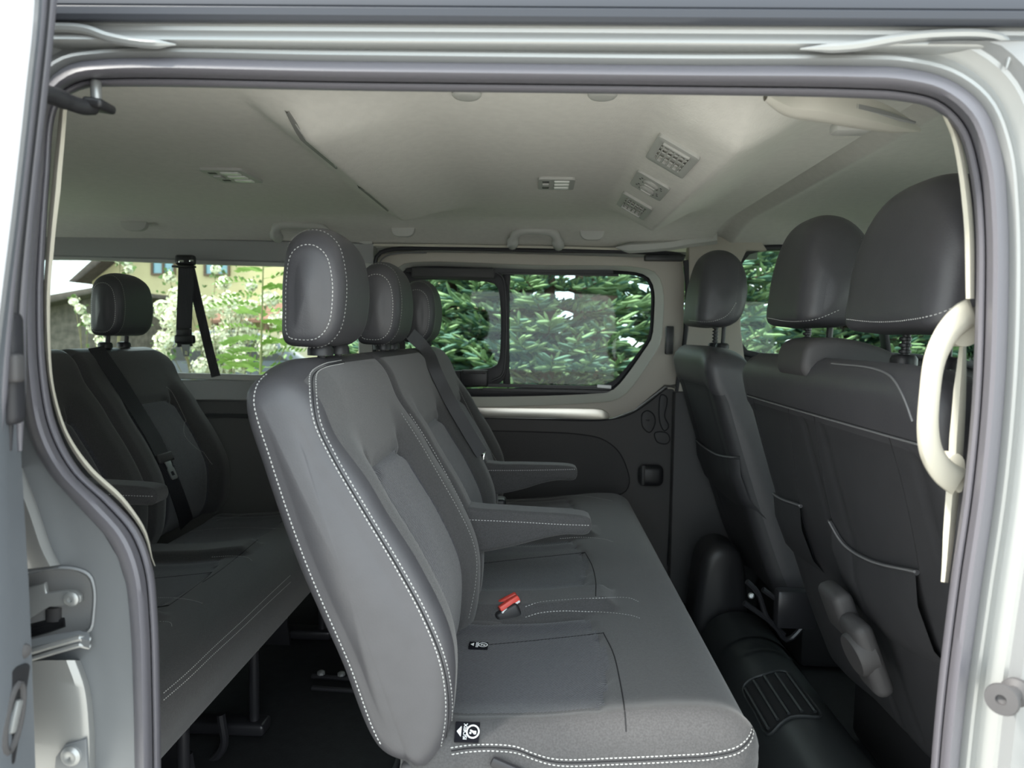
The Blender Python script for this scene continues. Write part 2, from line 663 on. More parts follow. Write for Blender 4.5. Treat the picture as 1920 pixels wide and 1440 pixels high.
# ---- near body side: rubber seal round the doorway
SEAL = [((302, 1560), (253, 1560)), ((302, 1440), (251, 1440)), ((300, 1300), (248, 1300)), ((296, 1160), (243, 1180)), ((286, 1060), (232, 1085)), ((262, 995), (203, 1015)),
        ((215, 940), (150, 955)), ((150, 880), (92, 890)), ((108, 800), (55, 820)), ((88, 700), (38, 720)), ((82, 560), (34, 570)),
        ((86, 450), (42, 450)), ((94, 320), (56, 320)), ((102, 225), (64, 215)), ((118, 189), (80, 160)), ((158, 167), (120, 123)), ((225, 163), (190, 109)),
        ((640, 170), (640, 113)), ((1280, 178), (1280, 120)), ((1600, 184), (1600, 121)), ((1690, 190), (1695, 125)), ((1752, 206), (1780, 146)),
        ((1795, 250), (1845, 196)), ((1817, 325), (1880, 282)), ((1828, 430), (1893, 400)), ((1828, 600), (1893, 600)), ((1822, 750), (1885, 760)),
        ((1806, 920), (1868, 930)), ((1782, 1090), (1843, 1100)), ((1758, 1290), (1815, 1300)), ((1745, 1440), (1800, 1440)), ((1738, 1560), (1790, 1560))]
NS = 260
pr2 = cat([(*a, *b) for a, b in SEAL], NS)
inner = [V(P(a[0], a[1], y=0.0)) for a in pr2]
outer = [V(P(a[2], a[3], y=0.0)) for a in pr2]
wall_near = thing('wall_near', 'silver door frame of the van round the doorway', 'door frame')
for k in ('label', 'category'):
    del wall_near[k]
wall_near['kind'] = 'structure'


def seal_px(i, f, y):
    """point across the seal: f=0 at the inner lip, 1 at the outer lip, at depth y"""
    q = pr2[i]
    return P(q[0] + (q[2] - q[0]) * f, q[1] + (q[3] - q[1]) * f, y=y)


def seal_rows(prof):
    return [[seal_px(i, f, y) for f, y in prof] for i in range(NS)]


g = G()
g.grid(seal_rows([(0.45, 0.07), (0.12, 0.06), (0.0, 0.040), (0.02, 0.026), (0.10, 0.017), (0.19, 0.014), (0.24, 0.018), (0.27, 0.020), (0.31, 0.014), (0.38, 0.002), (0.50, -0.008), (0.64, -0.012), (0.80, -0.010), (0.92, -0.003), (1.0, 0.008), (1.0, 0.02)]))
g.obj('door_seal', RUBBER, wall_near)
g = G()
g.tube([seal_px(i, 0.21, 0.015) for i in range(NS)], 0.0018, 6)
g.obj('seal_bead', RUBBER, wall_near)

# silver flange that follows the seal
def off_rows(steps, i0=0, i1=NS):
    rows = []
    for i in range(i0, i1):
        d = (outer[i] - inner[i])
        d.y = 0
        d.normalize()
        rows.append([outer[i] + d * a + V((0, y, 0)) for a, y in steps])
    return rows


g = G()
g.grid(off_rows(i0=next(i for i in range(NS) if pr2[i][3] < 700), steps=[(-0.004, 0.012), (0.0, 0.002), (0.004, -0.004), (0.008, -0.003), (0.013, 0.004), (0.020, 0.006), (0.026, 0.000), (0.030, -0.006), (0.036, -0.007)]))
g.obj('flange', SILVER, wall_near)
# header panels above the doorway (profile runs along the van)
def header(prof, u0=-1200, u1=2800, n=60, slope=0.006):
    rows = []
    for k in range(n + 1):
        u = u0 + (u1 - u0) * k / n
        rows.append([P(u, v + slope * (u - 960), y=y) for v, y in prof])
    return rows


g = G()
g.grid(header([(106, 0.016), (98, 0.006), (90, -0.003), (86, -0.0075), (82, -0.0105), (78, -0.0118), (72, -0.0112), (64, -0.0090), (57, -0.0066), (54, -0.0062), (52, -0.0085), (49, -0.0105), (45, -0.0100), (42, 0.004)]))
g.obj('header_panel', SILVER, wall_near)
g = G()
g.grid(header([(48, 0.0), (45, -0.014), (40, -0.020), (30, -0.024), (16, -0.025), (13, -0.0235), (11, -0.025), (-30, -0.026), (-60, -0.01), (-70, 0.02)]))
g.obj('roof_gutter', ROOF_EDGE, wall_near)
g = G()
g.slab([P(-220, 1700, y=-0.002), P(-220, 30, y=-0.002), P(-220, -60, y=0.03), P(2100, -60, y=0.03)][0:2] + [P(-90, 30, y=-0.002), P(-90, 1700, y=-0.002)], (0, 0.02, 0))
# right pillar
rr = [i for i in range(NS) if pr2[i][2] > 1700]
i0 = rr[0]
rows = []
for i in range(i0, NS):
    o = outer[i]
    d = (outer[i] - inner[i]); d.y = 0; d.normalize()
    a = o + d * 0.034 + V((0, -0.006, 0))
    z = a.z
    R_ = V((0.56 + 0.02, -0.004, z + 0.25 * max(0, d.z)))
    row = [a, a + d * 0.006 + V((0, -0.012, 0)), a.lerp(R_, 0.35) + V((0, -0.016, 0)), a.lerp(R_, 0.7) + V((0, -0.016, 0)), R_ + V((0, -0.012, 0)), R_ + V((0.02, 0.02, 0))]
    rows.append([V((p.x, p.y, min(p.z, 1.195))) for p in row])
g = G()
g.grid(rows)
g.obj('front_pillar', mat('silver_pillar_shaded', (0.23, 0.236, 0.24), 0.4, 0.4, 0.5, coat=0.3), wall_near, label='silver pillar at the front edge of the doorway')  # same body silver, toned down to carry the pillar's shading
# embossed bead at the upper right corner and upper left corner
for pts in ([(1500, 92), (1600, 87), (1680, 73), (1740, 66), (1850, 66), (1880, 76), (1893, 100), (1886, 130)], [(60, 52), (130, 52), (165, 56), (205, 70), (260, 80), (330, 84)]):
    g = G()
    q = cat(pts, 40)
    g.tube([P(u, v, y=-0.013) for u, v in q], [0.005 * min(1, 0.15 + k / 6, 0.15 + (39 - k) / 6) for k in range(40)], 8)
    g.obj('bead', SILVER, wall_near)
# cream trim lip inside the seal
def lip(pts, w0, y, name='trim_lip', d=0.02):
    q = cat(pts, 60)
    g = G()
    rows = []
    for k in range(60):
        t = q[min(k + 1, 59)] - q[max(k - 1, 0)]
        t /= np.linalg.norm(t)
        nrm = np.array((-t[1], t[0]))
        w = w0 if not hasattr(w0, '__len__') else np.interp(k / 59, np.linspace(0, 1, len(w0)), w0)
        a, b, c = q[k], q[k] + nrm * w * 0.5, q[k] + nrm * w
        rows.append([P(*a, y=y + d), P(*a, y=y), P(*b, y=y - 0.005), P(*c, y=y), P(*c, y=y + d)])
    g.grid(rows)
    return g.obj(name, CREAM, wall_near, label='cream plastic lip inside the rubber seal')


lip([(112, 200), (106, 260), (98, 330), (88, 450), (82, 540), (84, 640), (92, 720), (118, 812), (160, 880), (228, 945), (268, 1000), (284, 1050), (290, 1062)], [-14, -16, -18, -15, -14, -12, -10, -8, -9, -12, -12, -8, -2], 0.03)
lip([(1775, 205), (1800, 260), (1815, 330), (1826, 430), (1827, 560)], [12, 16, 18, 18, 16], 0.03)
lip([(1812, 640), (1812, 720), (1806, 850), (1795, 960), (1783, 1060), (1778, 1093)], [12, 24, 28, 26, 22, 14], 0.06)

# ---- near body side: rear jamb with the roller recess (left)
loopO = [(a[2], a[3]) for a in pr2 if a[0] < 400 and a[3] > 560][::3]
jam = [(u + 2, v) for u, v in loopO]
outl = [P(u, v, y=0.004) for u, v in jam] + [P(u, v, y=0.004) for u, v in ((-120, 560), (-120, 1560))]
hole = pxs([(40, 1082), (90, 1068), (140, 1068), (166, 1080), (175, 1105), (174, 1150), (168, 1180), (150, 1190), (100, 1205), (40, 1225)], 0.004)
g = G()
g.slab(outl, (0, 0.012, 0), 0.0, [hole])
jamb = g.obj('rear_jamb', SILVER_SHADED, wall_near, label='painted rear jamb with recessed roller guide')
g = G()
hl = [(40, 1082), (90, 1068), (140, 1068), (166, 1080), (175, 1105), (174, 1150), (168, 1180), (150, 1190), (100, 1205), (40, 1225)]
cx_, cy_ = 110, 1135
g.grid([[P(cx_ + (u - cx_) * k, cy_ + (v - cy_) * k, y=yy) for k, yy in ((1.06, 0.002), (1.0, 0.0), (0.97, 0.010), (0.94, 0.05), (0.5, 0.055), (0.02, 0.055))] for u, v in cat(hl, 60, True)], cu=True)
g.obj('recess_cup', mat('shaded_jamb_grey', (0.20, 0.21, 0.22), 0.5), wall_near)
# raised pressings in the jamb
g = G()
rows = []
for k, (u, v) in enumerate(cat([(30, 880), (60, 960), (84, 1030), (100, 1062)], 24)):
    rows.append([P(u - 60, v + 6, y=0.0), P(u - 30, v + 3, y=-0.016), P(u - 6, v, y=-0.020), P(u + 8, v - 2, y=-0.010), P(u + 14, v - 3, y=0.006)])
g.grid(rows)
g.obj('upper_pressing', SILVER, wall_near)
g = G()
rows = []
for k, (u, v) in enumerate(cat([(140, 1238), (158, 1290), (166, 1360), (168, 1440), (168, 1540)], 24)):
    rows.append([P(-80, v + (140 - u) * 0.2 + (20 if k == 0 else 0), y=-0.004), P(u - 60, v, y=-0.012), P(u - 16, v, y=-0.016), P(u, v, y=-0.012), P(u + 12, v, y=0.006)])
g.grid(rows)
g.obj('lower_pressing', SILVER, wall_near)
g = G()
for dv, rr_ in ((0, 0.0035), (13, 0.0030)):
    g.tube([P(40, 1228 + dv, y=-0.010), P(100, 1210 + dv, y=-0.012), P(150, 1196 + dv, y=-0.010), P(168, 1200 + dv, y=-0.004)], rr_, 8)
g.obj('sealed_joint', SILVER, wall_near)
g = G()
g.grid([[P(u, v, y=y) for v, y in ((v0, -0.002), (v0 + 14, -0.012), (v0 + 28, -0.010))] for u, v0 in ((30, 1205), (100, 1190), (150, 1182), (168, 1188))])
g.obj('recess_ledge', SILVER_SHADED, wall_near)
g = G()
g.slab(pxs([(100, 1462), (104, 1420), (122, 1396), (160, 1386), (166, 1470)], -0.018), (0, 0.004, 0), 0.001)
plate = g.obj('bolt_plate', SILVER_SHADED, wall_near)
g = G()
g.lathe([(0.011, 0), (0.011, 0.003), (0.008, 0.006), (0.003, 0.006), (0.0005, 0.004)], P(135, 1416, y=-0.018), (0, -1, 0), 18)
g.obj('bolt', STEEL, plate)
# rear quarter panel behind the open door (keeps the rear of the cabin closed)
g = G()
g.slab([V((-2.2, 0.03, -0.1)), V((-0.50, 0.03, -0.1)), V((-0.50, 0.03, 0.62)), V((-0.62, 0.03, 0.75)), V((-0.64, 0.03, 1.15)), V((-0.55, 0.03, 1.34)), V((-2.2, 0.03, 1.34))], (0, 0.02, 0))
g.obj('rear_quarter', PLAST_MID, wall_near)
g = G()
g.slab([V((-2.2, -0.008, 1.20)), V((1.55, -0.008, 1.20)), V((1.55, -0.004, 1.36)), V((-2.2, -0.004, 1.36))], (0, 0.014, 0), 0.003)
g.obj('roof_side', SILVER, wall_near)
g = G()
g.slab([V((0.605, -0.014, -0.42)), V((1.55, -0.014, -0.42)), V((1.55, -0.014, 0.80)), V((1.42, -0.010, 1.195)), V((0.605, -0.010, 1.195))], (0, 0.03, 0), 0.004, [[V((0.72, -0.014, 0.74)), V((1.40, -0.014, 0.74)), V((1.30, -0.012, 1.12)), V((0.72, -0.012, 1.12))]])
g.obj('front_door_skin', SILVER, wall_near)
g = G()
g.slab([V((0.71, 0.012, 0.73)), V((1.42, 0.012, 0.73)), V((1.32, 0.012, 1.13)), V((0.71, 0.012, 1.13))], (0, 0.004, 0))
struct(g.obj('window_8', GLASS, label='near front door window glass'))
# header inner board + front near-side panel below the front window
g = G()
g.slab([V((-0.7, 0.05, 1.34)), V((1.5, 0.05, 1.34)), V((1.5, 0.05, 1.19)), V((-0.7, 0.05, 1.185))], (0, 0.012, 0))
g.obj('header_board', PLAST_GREY, wall_near)
g = G()
g.slab([V((0.62, 0.03, -0.1)), V((1.5, 0.03, -0.1)), V((1.5, 0.03, 0.72)), V((0.70, 0.03, 0.72)), V((0.68, 0.03, 1.19)), V((0.60, 0.03, 1.19))], (0, 0.03, 0))
g.obj('front_door_inner', DKGREY, wall_near)

# ---- open sliding door at the far left edge
door = thing('door_1', 'x', 'door')
for k in ('label', 'category'):
    del door[k]
door['kind'] = 'structure'
lineA = cat([(68, -60), (60, 60), (50, 150), (36, 280), (22, 400), (2, 560), (-14, 700), (-24, 860), (-20, 1150), (-16, 1560)], 60)
lineB = cat([(99, -60), (90, 40), (78, 160), (60, 320), (46, 470), (39, 600), (40, 760), (45, 880), (60, 1150), (74, 1560)], 60)
g = G()
rows = []
for k in range(60):
    a = P(*lineA[k], y=-0.155)
    rows.append([a + V((-1.0, 0.06, 0)), a + V((-0.35, 0.005, 0)), a + V((-0.05, -0.004, 0)), a + V((-0.012, -0.001, 0)), a, a + V((-0.002, 0.008, 0))])
g.grid(rows)
g.obj('outer_skin', mat('pale_silver_skin', (0.33, 0.335, 0.35), 0.32, 0.15, 0.5, coat=0.5), door)
g = G()
rows = []
for k in range(60):
    a, b = P(*lineA[k], y=-0.152), P(*lineB[k], y=-0.085)
    rows.append([a, a.lerp(b, 0.25) + V((0.004, 0, 0)), a.lerp(b, 0.55) + V((0.001, 0, 0)), a.lerp(b, 0.8), b + V((-0.002, 0, 0)), b + V((-0.03, 0.012, 0)), b + V((-0.9, 0.02, 0))])
g.grid(rows)
g.obj('door_edge', mat('door_edge_shaded', (0.155, 0.170, 0.190), 0.42, 0.3, 0.5), door)  # door paint again, with the edge's shade mixed into the blue-grey
for fr, rr_, m_, k0, k1 in ((0.30, 0.0055, RUBBER, 0, 34), (0.62, 0.0045, RUBBER_DK, 0, 34), (0.90, 0.0065, RUBBER, 0, 34)):
    g = G()
    pth = [P(*lineA[k], y=-0.154).lerp(P(*lineB[k], y=-0.087), fr) for k in range(k0, k1)]
    g.tube(pth, [rr_ * min(1, 0.3 + (len(pth) - 1 - i) / 6) for i in range(len(pth))], 10)
    g.obj('edge_rubber', m_, door)
g = G()
c = P(20, 690, y=-0.115)
g.rbox(c, (0.018, 0.022, 0.105), 0.008, 3)
bf = g.obj('door_buffer', RUBBER_DK, door)
g = G()
g.rbox(P(26, 690, y=-0.125), (0.014, 0.014, 0.026), 0.004, 3)
g.obj('buffer_block', DKGREY, bf)
g = G()
c = P(14, 1345, y=-0.125)
g.rbox(c, (0.010, 0.034, 0.092), 0.014, 4, Matrix.Rotation(math.radians(-16), 3, 'X').to_4x4())
lk = g.obj('door_lock', BLACK, door)
g = G()
q = [c + Matrix.Rotation(math.radians(-16), 3, 'X') @ V((0.006, 0.010 * math.cos(a), 0.030 * math.sin(a))) for a in np.linspace(0, 2 * math.pi, 20)[:-1]]
g.tube(q, 0.0032, 8, closed=True)
g.obj('latch_ring', DKGREY, lk)
g = G()
g.rbox(c + V((0.006, 0.002, 0)), (0.006, 0.009, 0.030), 0.003, 2, Matrix.Rotation(math.radians(-22), 3, 'X').to_4x4())
g.obj('latch_claw', STEEL, lk)
g = G()
g.lathe([(0.0075, 0), (0.0070, 0.003), (0.003, 0.005), (0.0005, 0.005)], P(42, 1221, y=-0.10), (0.8, -0.6, 0), 14)
g.obj('hole_plug', DKGREY, door)

# upper roller arm of the sliding door
g = G()
q = cat([(70, 172), (100, 180), (130, 192), (155, 200), (175, 200)], 16)
g.tube([P(u, v, y=-0.05 + 0.004 * k) for k, (u, v) in enumerate(q)], [0.0095] * 8 + [0.0085] * 8, 10)
arm = g.obj('roller_arm', BLACK, door, label='black upper roller arm')
g = G()
g.rbox(P(186, 198, y=0.012), (0.022, 0.03, 0.010), 0.004, 3, Matrix.Rotation(math.radians(8), 3, 'Y').to_4x4())
g.obj('roller_bracket', BLACK, arm)
g = G()
a = P(180, 165, y=0.012)
g.lathe([(0.004, -0.02), (0.0055, -0.014), (0.0055, 0.004), (0.004, 0.006)], a + V((0, 0, 0.002)), (0, 0, 1), 14)
g.obj('roller', STEEL, arm)
g = G()
g.tube([P(72, 195, y=-0.05), P(70, 215, y=-0.05)], 0.005, 8)
g.obj('pivot', STEEL, arm)

# middle roller bracket in the jamb recess
g = G()
g.slab(pxs([(20, 1115), (60, 1100), (83, 1093), (86, 1113), (118, 1108), (140, 1108), (152, 1118), (152, 1128), (142, 1137), (118, 1136), (92, 1138), (62, 1157), (20, 1175)], 0.006), (0, 0.006, 0), 0.0015)
br = ba = g.obj('roller_carriage', STEEL, door, label='steel roller bracket in the jamb recess')
g = G()
g.lathe([(0.0085, 0), (0.0085, 0.003), (0.006, 0.005), (0.003, 0.005), (0.0025, 0.002), (0.0005, 0.002)], P(136, 1122, y=0.006), (0, -1, 0), 18)
g.obj('bolt', STEEL, ba)
g = G()
g.tube([P(106, 1135, y=0.035), P(106, 1160, y=0.035)], 0.011, 14)
g.obj('roller', DKGREY, br)
g = G()
for dv in (0, 6, 12, 18):
    g.tube([P(40, 1178 + dv, y=0.03), P(90, 1166 + dv * 0.9, y=0.03), P(122, 1162 + dv * 0.5, y=0.03)], 0.0028, 6)
g.obj('cable', BLACK, br)
g = G()
g.rbox(P(120, 1100, y=0.04), (0.05, 0.008, 0.014), 0.002)
g.obj('guide_rail', BLACK, br)

# striker pin on the front pillar
sp = thing('striker_pin', 'grey steel striker pin standing out of the front door pillar', 'striker pin', tuple(P(1900, 1310, y=-0.02)))
g = G()
ax = (P(1866, 1318, y=-0.065) - P(1905, 1298, y=-0.02)).normalized()
c = P(1905, 1298, y=-0.02)
g.lathe([(0.014, -0.012), (0.014, 0.004), (0.012, 0.006), (0.0075, 0.008), (0.0068, 0.042)], c, ax, 24)
g.obj('shaft', DKGREY, sp)
g = G()
g.lathe([(0.006, 0.040), (0.0145, 0.042), (0.0155, 0.046), (0.0145, 0.050), (0.005, 0.0505), (0.004, 0.047), (0.0005, 0.046)], c, ax, 28)
g.obj('head', DKGREY, sp)

# ================================================================== FAR SIDE
YF = 1.70
wall_far = thing('wall_far', 'x', 'wall')
for k in ('label', 'category'):
    del wall_far[k]
wall_far['kind'] = 'structure'


def bar(pts, y, hw, depth, m, name, parent, n=30, **k):
    """rounded horizontal moulding through pts (centre line in photograph measure), half width hw px"""
    q = cat(pts, n)
    g = G()
    g.grid([[P(u, v + hw * a, y=y + depth * b) for a, b in ((-1, 1), (-1, 0.2), (-0.85, 0), (0.85, 0), (1, 0.2), (1, 1))] for u, v in q])
    return g.obj(name, m, parent, **k)


bar([(-420, 456), (90, 460), (400, 468), (700, 476)], YF - 0.02, 21, 0.05, PLAST_MID, 'window_header', wall_far)
bar([(-420, 478), (90, 478), (400, 488), (700, 496)], YF - 0.005, 9, 0.05, PLAST_GREY, 'header_edge', wall_far)
bar([(-420, 492), (90, 485), (400, 491), (700, 497)], YF + 0.03, 3, 0.02, RUBBER_DK, 'glass_seal', wall_far)
bar([(-420, 696), (200, 702), (400, 706), (560, 710), (700, 712)], YF - 0.005, 6, 0.05, PLAST_GREY, 'sill_edge', wall_far)
bar([(-420, 735), (200, 735), (400, 732), (560, 734), (700, 736)], YF - 0.012, 20, 0.04, PLAST_MID, 'window_sill', wall_far)
g = G()
g.slab([P(-420, 750, y=YF), P(720, 752, y=YF), P(720, 1250, y=YF), P(-420, 1250, y=YF)], (0, 0.04, 0))
g.obj('lower_panel', PANEL, wall_far)
bar([(-300, 775), (200, 778), (400, 779), (560, 781), (690, 782)], YF - 0.006, 4, 0.03, BLACK, 'panel_groove', wall_far)
# pillar between rear window and sliding door
g = G()
g.grid([[P(u, v, y=y) for u, y in ((672, YF + 0.06), (674, YF - 0.012), (684, YF - 0.02), (698, YF - 0.018), (708, YF + 0.05))] for v in np.linspace(448, 1250, 24)])
g.obj('pillar_trim', PLAST_GREY, wall_far)
g = G()
g.slab([P(-420, 482, y=YF + 0.035), P(690, 492, y=YF + 0.035), P(690, 716, y=YF + 0.035), P(-420, 706, y=YF + 0.035)], (0, 0.004, 0))
struct(g.obj('window_2', GLASS, label='fixed rear side window on the far side'))

g = G()
g.slab([P(668, 425, y=YF + 0.045), P(1420, 425, y=YF + 0.045), P(1420, 486, y=YF + 0.045), P(668, 484, y=YF + 0.045)], (0, 0.03, 0))
g.obj('cant_rail', PLAST_GREY, wall_far)

# ---- closed sliding door on the far side
d2 = thing('door_2', 'x', 'door')
for k in ('label', 'category'):
    del d2[k]
d2['kind'] = 'structure'
outer_d = [(716, 476), (760, 472), (1000, 476), (1262, 484), (1279, 492), (1284, 520), (1281, 640), (1268, 720), (1258, 722), (1246, 722), (1190, 768), (1150, 783), (1000, 784), (706, 782), (706, 500)]
hole_d = [(752, 512), (764, 503), (1000, 506), (1195, 511), (1216, 520), (1226, 540), (1226, 600), (1222, 634), (1206, 660), (1160, 722), (1146, 733), (1128, 737), (770, 737), (752, 725)]
g = G()
YG = YF + 0.03
# reveal of the window opening, daylight from outside put into its pale colour
lo_p = [(744, 503), (760, 494), (1000, 497), (1202, 502), (1230, 512), (1243, 540), (1243, 606), (1238, 644), (1222, 672), (1176, 736), (1156, 749), (1130, 754), (764, 754), (744, 736)]
lo = cat(lo_p, 90, True)
li = cat(hole_d, 90, True)
g = G()
g.slab(pxs(outer_d, YF), (0, 0.012, 0), 0.003, [[P(*q, y=YF) for q in lo]])
g.obj('window_surround', BEIGE, d2)
g = G()
g.grid([[P(*lo[k], y=YF + 0.004), P(*(lo[k] * 0.85 + li[k] * 0.15), y=YF + 0.016), P(*li[k], y=YG + 0.015), P(*li[k], y=YG + 0.05)] for k in range(90)], cu=True)
g.obj('window_reveal', mat('daylight_reveal', (0.62, 0.62, 0.57), 0.5), d2)
g = G()
g.slab(pxs([(700, 470), (1290, 476), (1290, 500), (1240, 500), (740, 492), (740, 760), (700, 760)], YG + 0.05), (0, 0.01, 0))
g.obj('inner_shell', BEIGE, d2)
g = G()
g.slab(pxs([(1180, 735), (1250, 650), (1300, 650), (1300, 1260), (1180, 1260)], YG + 0.06), (0, 0.01, 0))
g.obj('inner_shell', PANEL, d2)
# rubber glazing frame
hin = [(767, 523), (775, 516), (1000, 514), (1192, 517), (1210, 524), (1219, 542), (1219, 600), (1215, 632), (1200, 656), (1152, 712), (1140, 719), (1126, 721), (775, 722), (766, 712)]
hi = cat(hin, 90, True)
g = G()
g.grid([[P(*li[k], y=YG + 0.028), P(*(li[k] * .6 + hi[k] * .4), y=YG + 0.022), P(*hi[k], y=YG + 0.026), P(*hi[k], y=YG + 0.045)] for k in range(90)], cu=True)
g.obj('glazing_rubber', RUBBER_DK, d2)
for pts, hw, y in (([(760, 506), (1000, 507), (1150, 509)], 5, YG + 0.012), ([(820, 512), (1000, 513), (1160, 516)], 2.5, YG + 0.016), ([(905, 722), (1000, 724), (1145, 728)], 3.5, YG + 0.012), ([(905, 730), (1000, 732), (1145, 735)], 3, YG + 0.014)):
    bar(pts, y, hw, 0.03, BLACK, 'window_track', d2)
for pts, hw in (([(1062, 500), (1145, 503)], 2.2), ([(1120, 724), (1146, 726)], 3)):
    bar(pts, YG + 0.004, hw, 0.01, STEEL, 'track_catch', d2)
g = G()
g.slab(pxs([(943, 504), (957, 504), (957, 524), (955, 540), (955, 690), (957, 726), (943, 726)], YG + 0.024), (0, 0.015, 0), 0.002)
g.obj('mullion', RUBBER_DK, d2)
# sliding sash
sash_o = [(745, 516), (760, 503), (915, 505), (938, 512), (950, 530), (951, 690), (945, 712), (928, 722), (770, 722), (748, 712)]
sash_i = [(762, 535), (774, 527), (912, 528), (928, 533), (935, 546), (936, 672), (931, 684), (918, 690), (776, 691), (763, 680)]
g = G()
g.slab(pxs(sash_o, YG + 0.018, 60), (0, 0.02, 0), 0.003, [pxs(sash_i, YG + 0.018, 50)])
sash = g.obj('window_sash', RUBBER_DK, d2)
g = G()
g.tube([P(u, v, y=YG + 0.016) for u, v in cat([(925, 508), (941, 518), (947, 540), (947, 680), (941, 704), (922, 714)], 40)], 0.004, 6)
g.obj('sash_bead', BLACK, sash)
g = G()
g.rbox(P(850, 512, y=YG + 0.006), (0.29, 0.03, 0.036), 0.006, 3)
g.obj('sash_top_rail', DKGREY, sash)
g = G()
g.rbox(P(890, 709, y=YG + 0.004), (0.045 * 2.1, 0.03, 0.058), 0.006, 3)
hd = g.obj('sash_handle', BLACK, d2)
g = G()
g.rbox(P(890, 698, y=YG - 0.014), (0.078, 0.01, 0.010), 0.004, 3)
g.obj('finger_grip', DKGREY, hd)
g = G()
g.slab(pxs([(755, 520), (940, 520), (940, 700), (755, 700)], YG + 0.030), (0, 0.004, 0))
struct(g.obj('window_1', GLASS, label='sliding pane of the far door window'))
g = G()
g.slab(pxs([(946, 500), (1222, 505), (1234, 540), (1230, 640), (1150, 740), (946, 735)], YG + 0.040), (0, 0.004, 0))
struct(g.obj('window_3', GLASS, label='fixed front pane of the far door window'))
# black seal round the door opening
g = G()
q = cat([(702, 720), (701, 600), (702, 500), (708, 478), (722, 470), (760, 466), (1000, 469), (1270, 477), (1284, 482)], 70)
g.tube([P(u, v, y=YF - 0.012) for u, v in q], 0.0075, 8)
g.obj('opening_seal', RUBBER_DK, d2)
g = G()
q = cat([(708, 700), (708, 520), (712, 492), (724, 480), (745, 475), (800, 474)], 40)
g.tube([P(u, v, y=YF - 0.008) for u, v in q], 0.0025, 6)
g.obj('seal_lip', PIPING, d2)
bar([(700, 459), (1000, 463), (1165, 467)], YF - 0.02, 2.5, 0.03, CREAM, 'bright_edge', d2)
# lower door card
card = [(702, 784), (1000, 786), (1150, 786), (1192, 770), (1250, 726), (1266, 729), (1257, 1060), (1250, 1260), (702, 1260)]
g = G()
g.slab(pxs(card, YF - 0.004), (0, 0.04, 0), 0.003)
g.obj('door_card', PANEL, d2)
g = G()
pad = [(905, 808), (1000, 810), (1090, 815), (1130, 824), (1158, 845), (1174, 875), (1180, 905), (1172, 922), (1150, 930), (1080, 936), (905, 938), (780, 938), (780, 808)]
g.slab(pxs(pad, YF - 0.012, 70), (0, 0.01, 0), 0.004)
g.obj('padded_panel', CLOTH, d2)
g = G()
g.tube([P(u, v, y=YF - 0.0095) for u, v in cat(pad, 120, True)], 0.0022, 6, closed=True)
g.obj('panel_groove', SEAM, d2)
g = G()
g.slab(pxs(cat([(790, 764), (905, 764), (1000, 765), (1100, 766), (1130, 768), (1142, 775), (1147, 783), (1000, 783), (905, 782), (790, 780)], 50, True), YF - 0.010), (0, 0.012, 0), 0.002)
g.obj('bright_strip', BRONZE, d2)
g = G()
g.tube([P(u, v, y=YF - 0.006) for u, v in cat([(900, 784), (1000, 786), (1140, 787), (1185, 775), (1250, 728)], 60)], 0.0018, 6)
g.obj('card_groove', SEAM, d2)
g = G()
g.tube([P(u, v, y=YF - 0.010) for u, v in cat([(1252, 728), (1264, 730), (1263, 800), (1260, 920), (1257, 1055)], 60)], 0.0024, 6)
g.obj('bright_edge', CREAM, d2)
for pts in ([(1205, 775), (1214, 770), (1226, 778), (1228, 795), (1218, 811), (1206, 802), (1203, 788)], [(1240, 740), (1250, 744), (1250, 760), (1246, 780), (1254, 800), (1246, 808), (1238, 794), (1236, 760)], [(1228, 812), (1250, 812), (1256, 824), (1250, 832), (1232, 828)]):
    q = [P(u, v, y=YF - 0.008) for u, v in cat(pts, 30, True)]
    g = G()
    g.slab(q, (0, 0.01, 0), 0.001)
    lp = g.obj('latch_cover', DKGREY, d2)
    g = G()
    g.tube(q, 0.0018, 6, closed=True)
    g.obj('cover_groove', SEAM, lp)
g = G()
g.rbox(P(1214, 788, y=YF - 0.012), (0.014, 0.006, 0.006), 0.002)
g.obj('lock_slot', BLACK, d2)
g = G()
g.rbox(P(1220, 891, y=YF - 0.03), (0.086, 0.045, 0.074), 0.022, 4)
kn = g.obj('door_catch', BLACK, d2)
g = G()
g.rbox(P(1206, 891, y=YF - 0.05), (0.012, 0.012, 0.070), 0.005, 2)
g.obj('catch_rib', DKGREY, kn)
g = G()
g.rbox(P(1255, 638, y=YF - 0.02), (0.026, 0.02, 0.095), 0.004, 2)
g.obj('door_stop', BLACK, d2)
g = G()
g.rbox(P(1245, 484, y=YF - 0.025), (0.13, 0.03, 0.020), 0.004, 2)
g.obj('upper_latch', BLACK, d2)

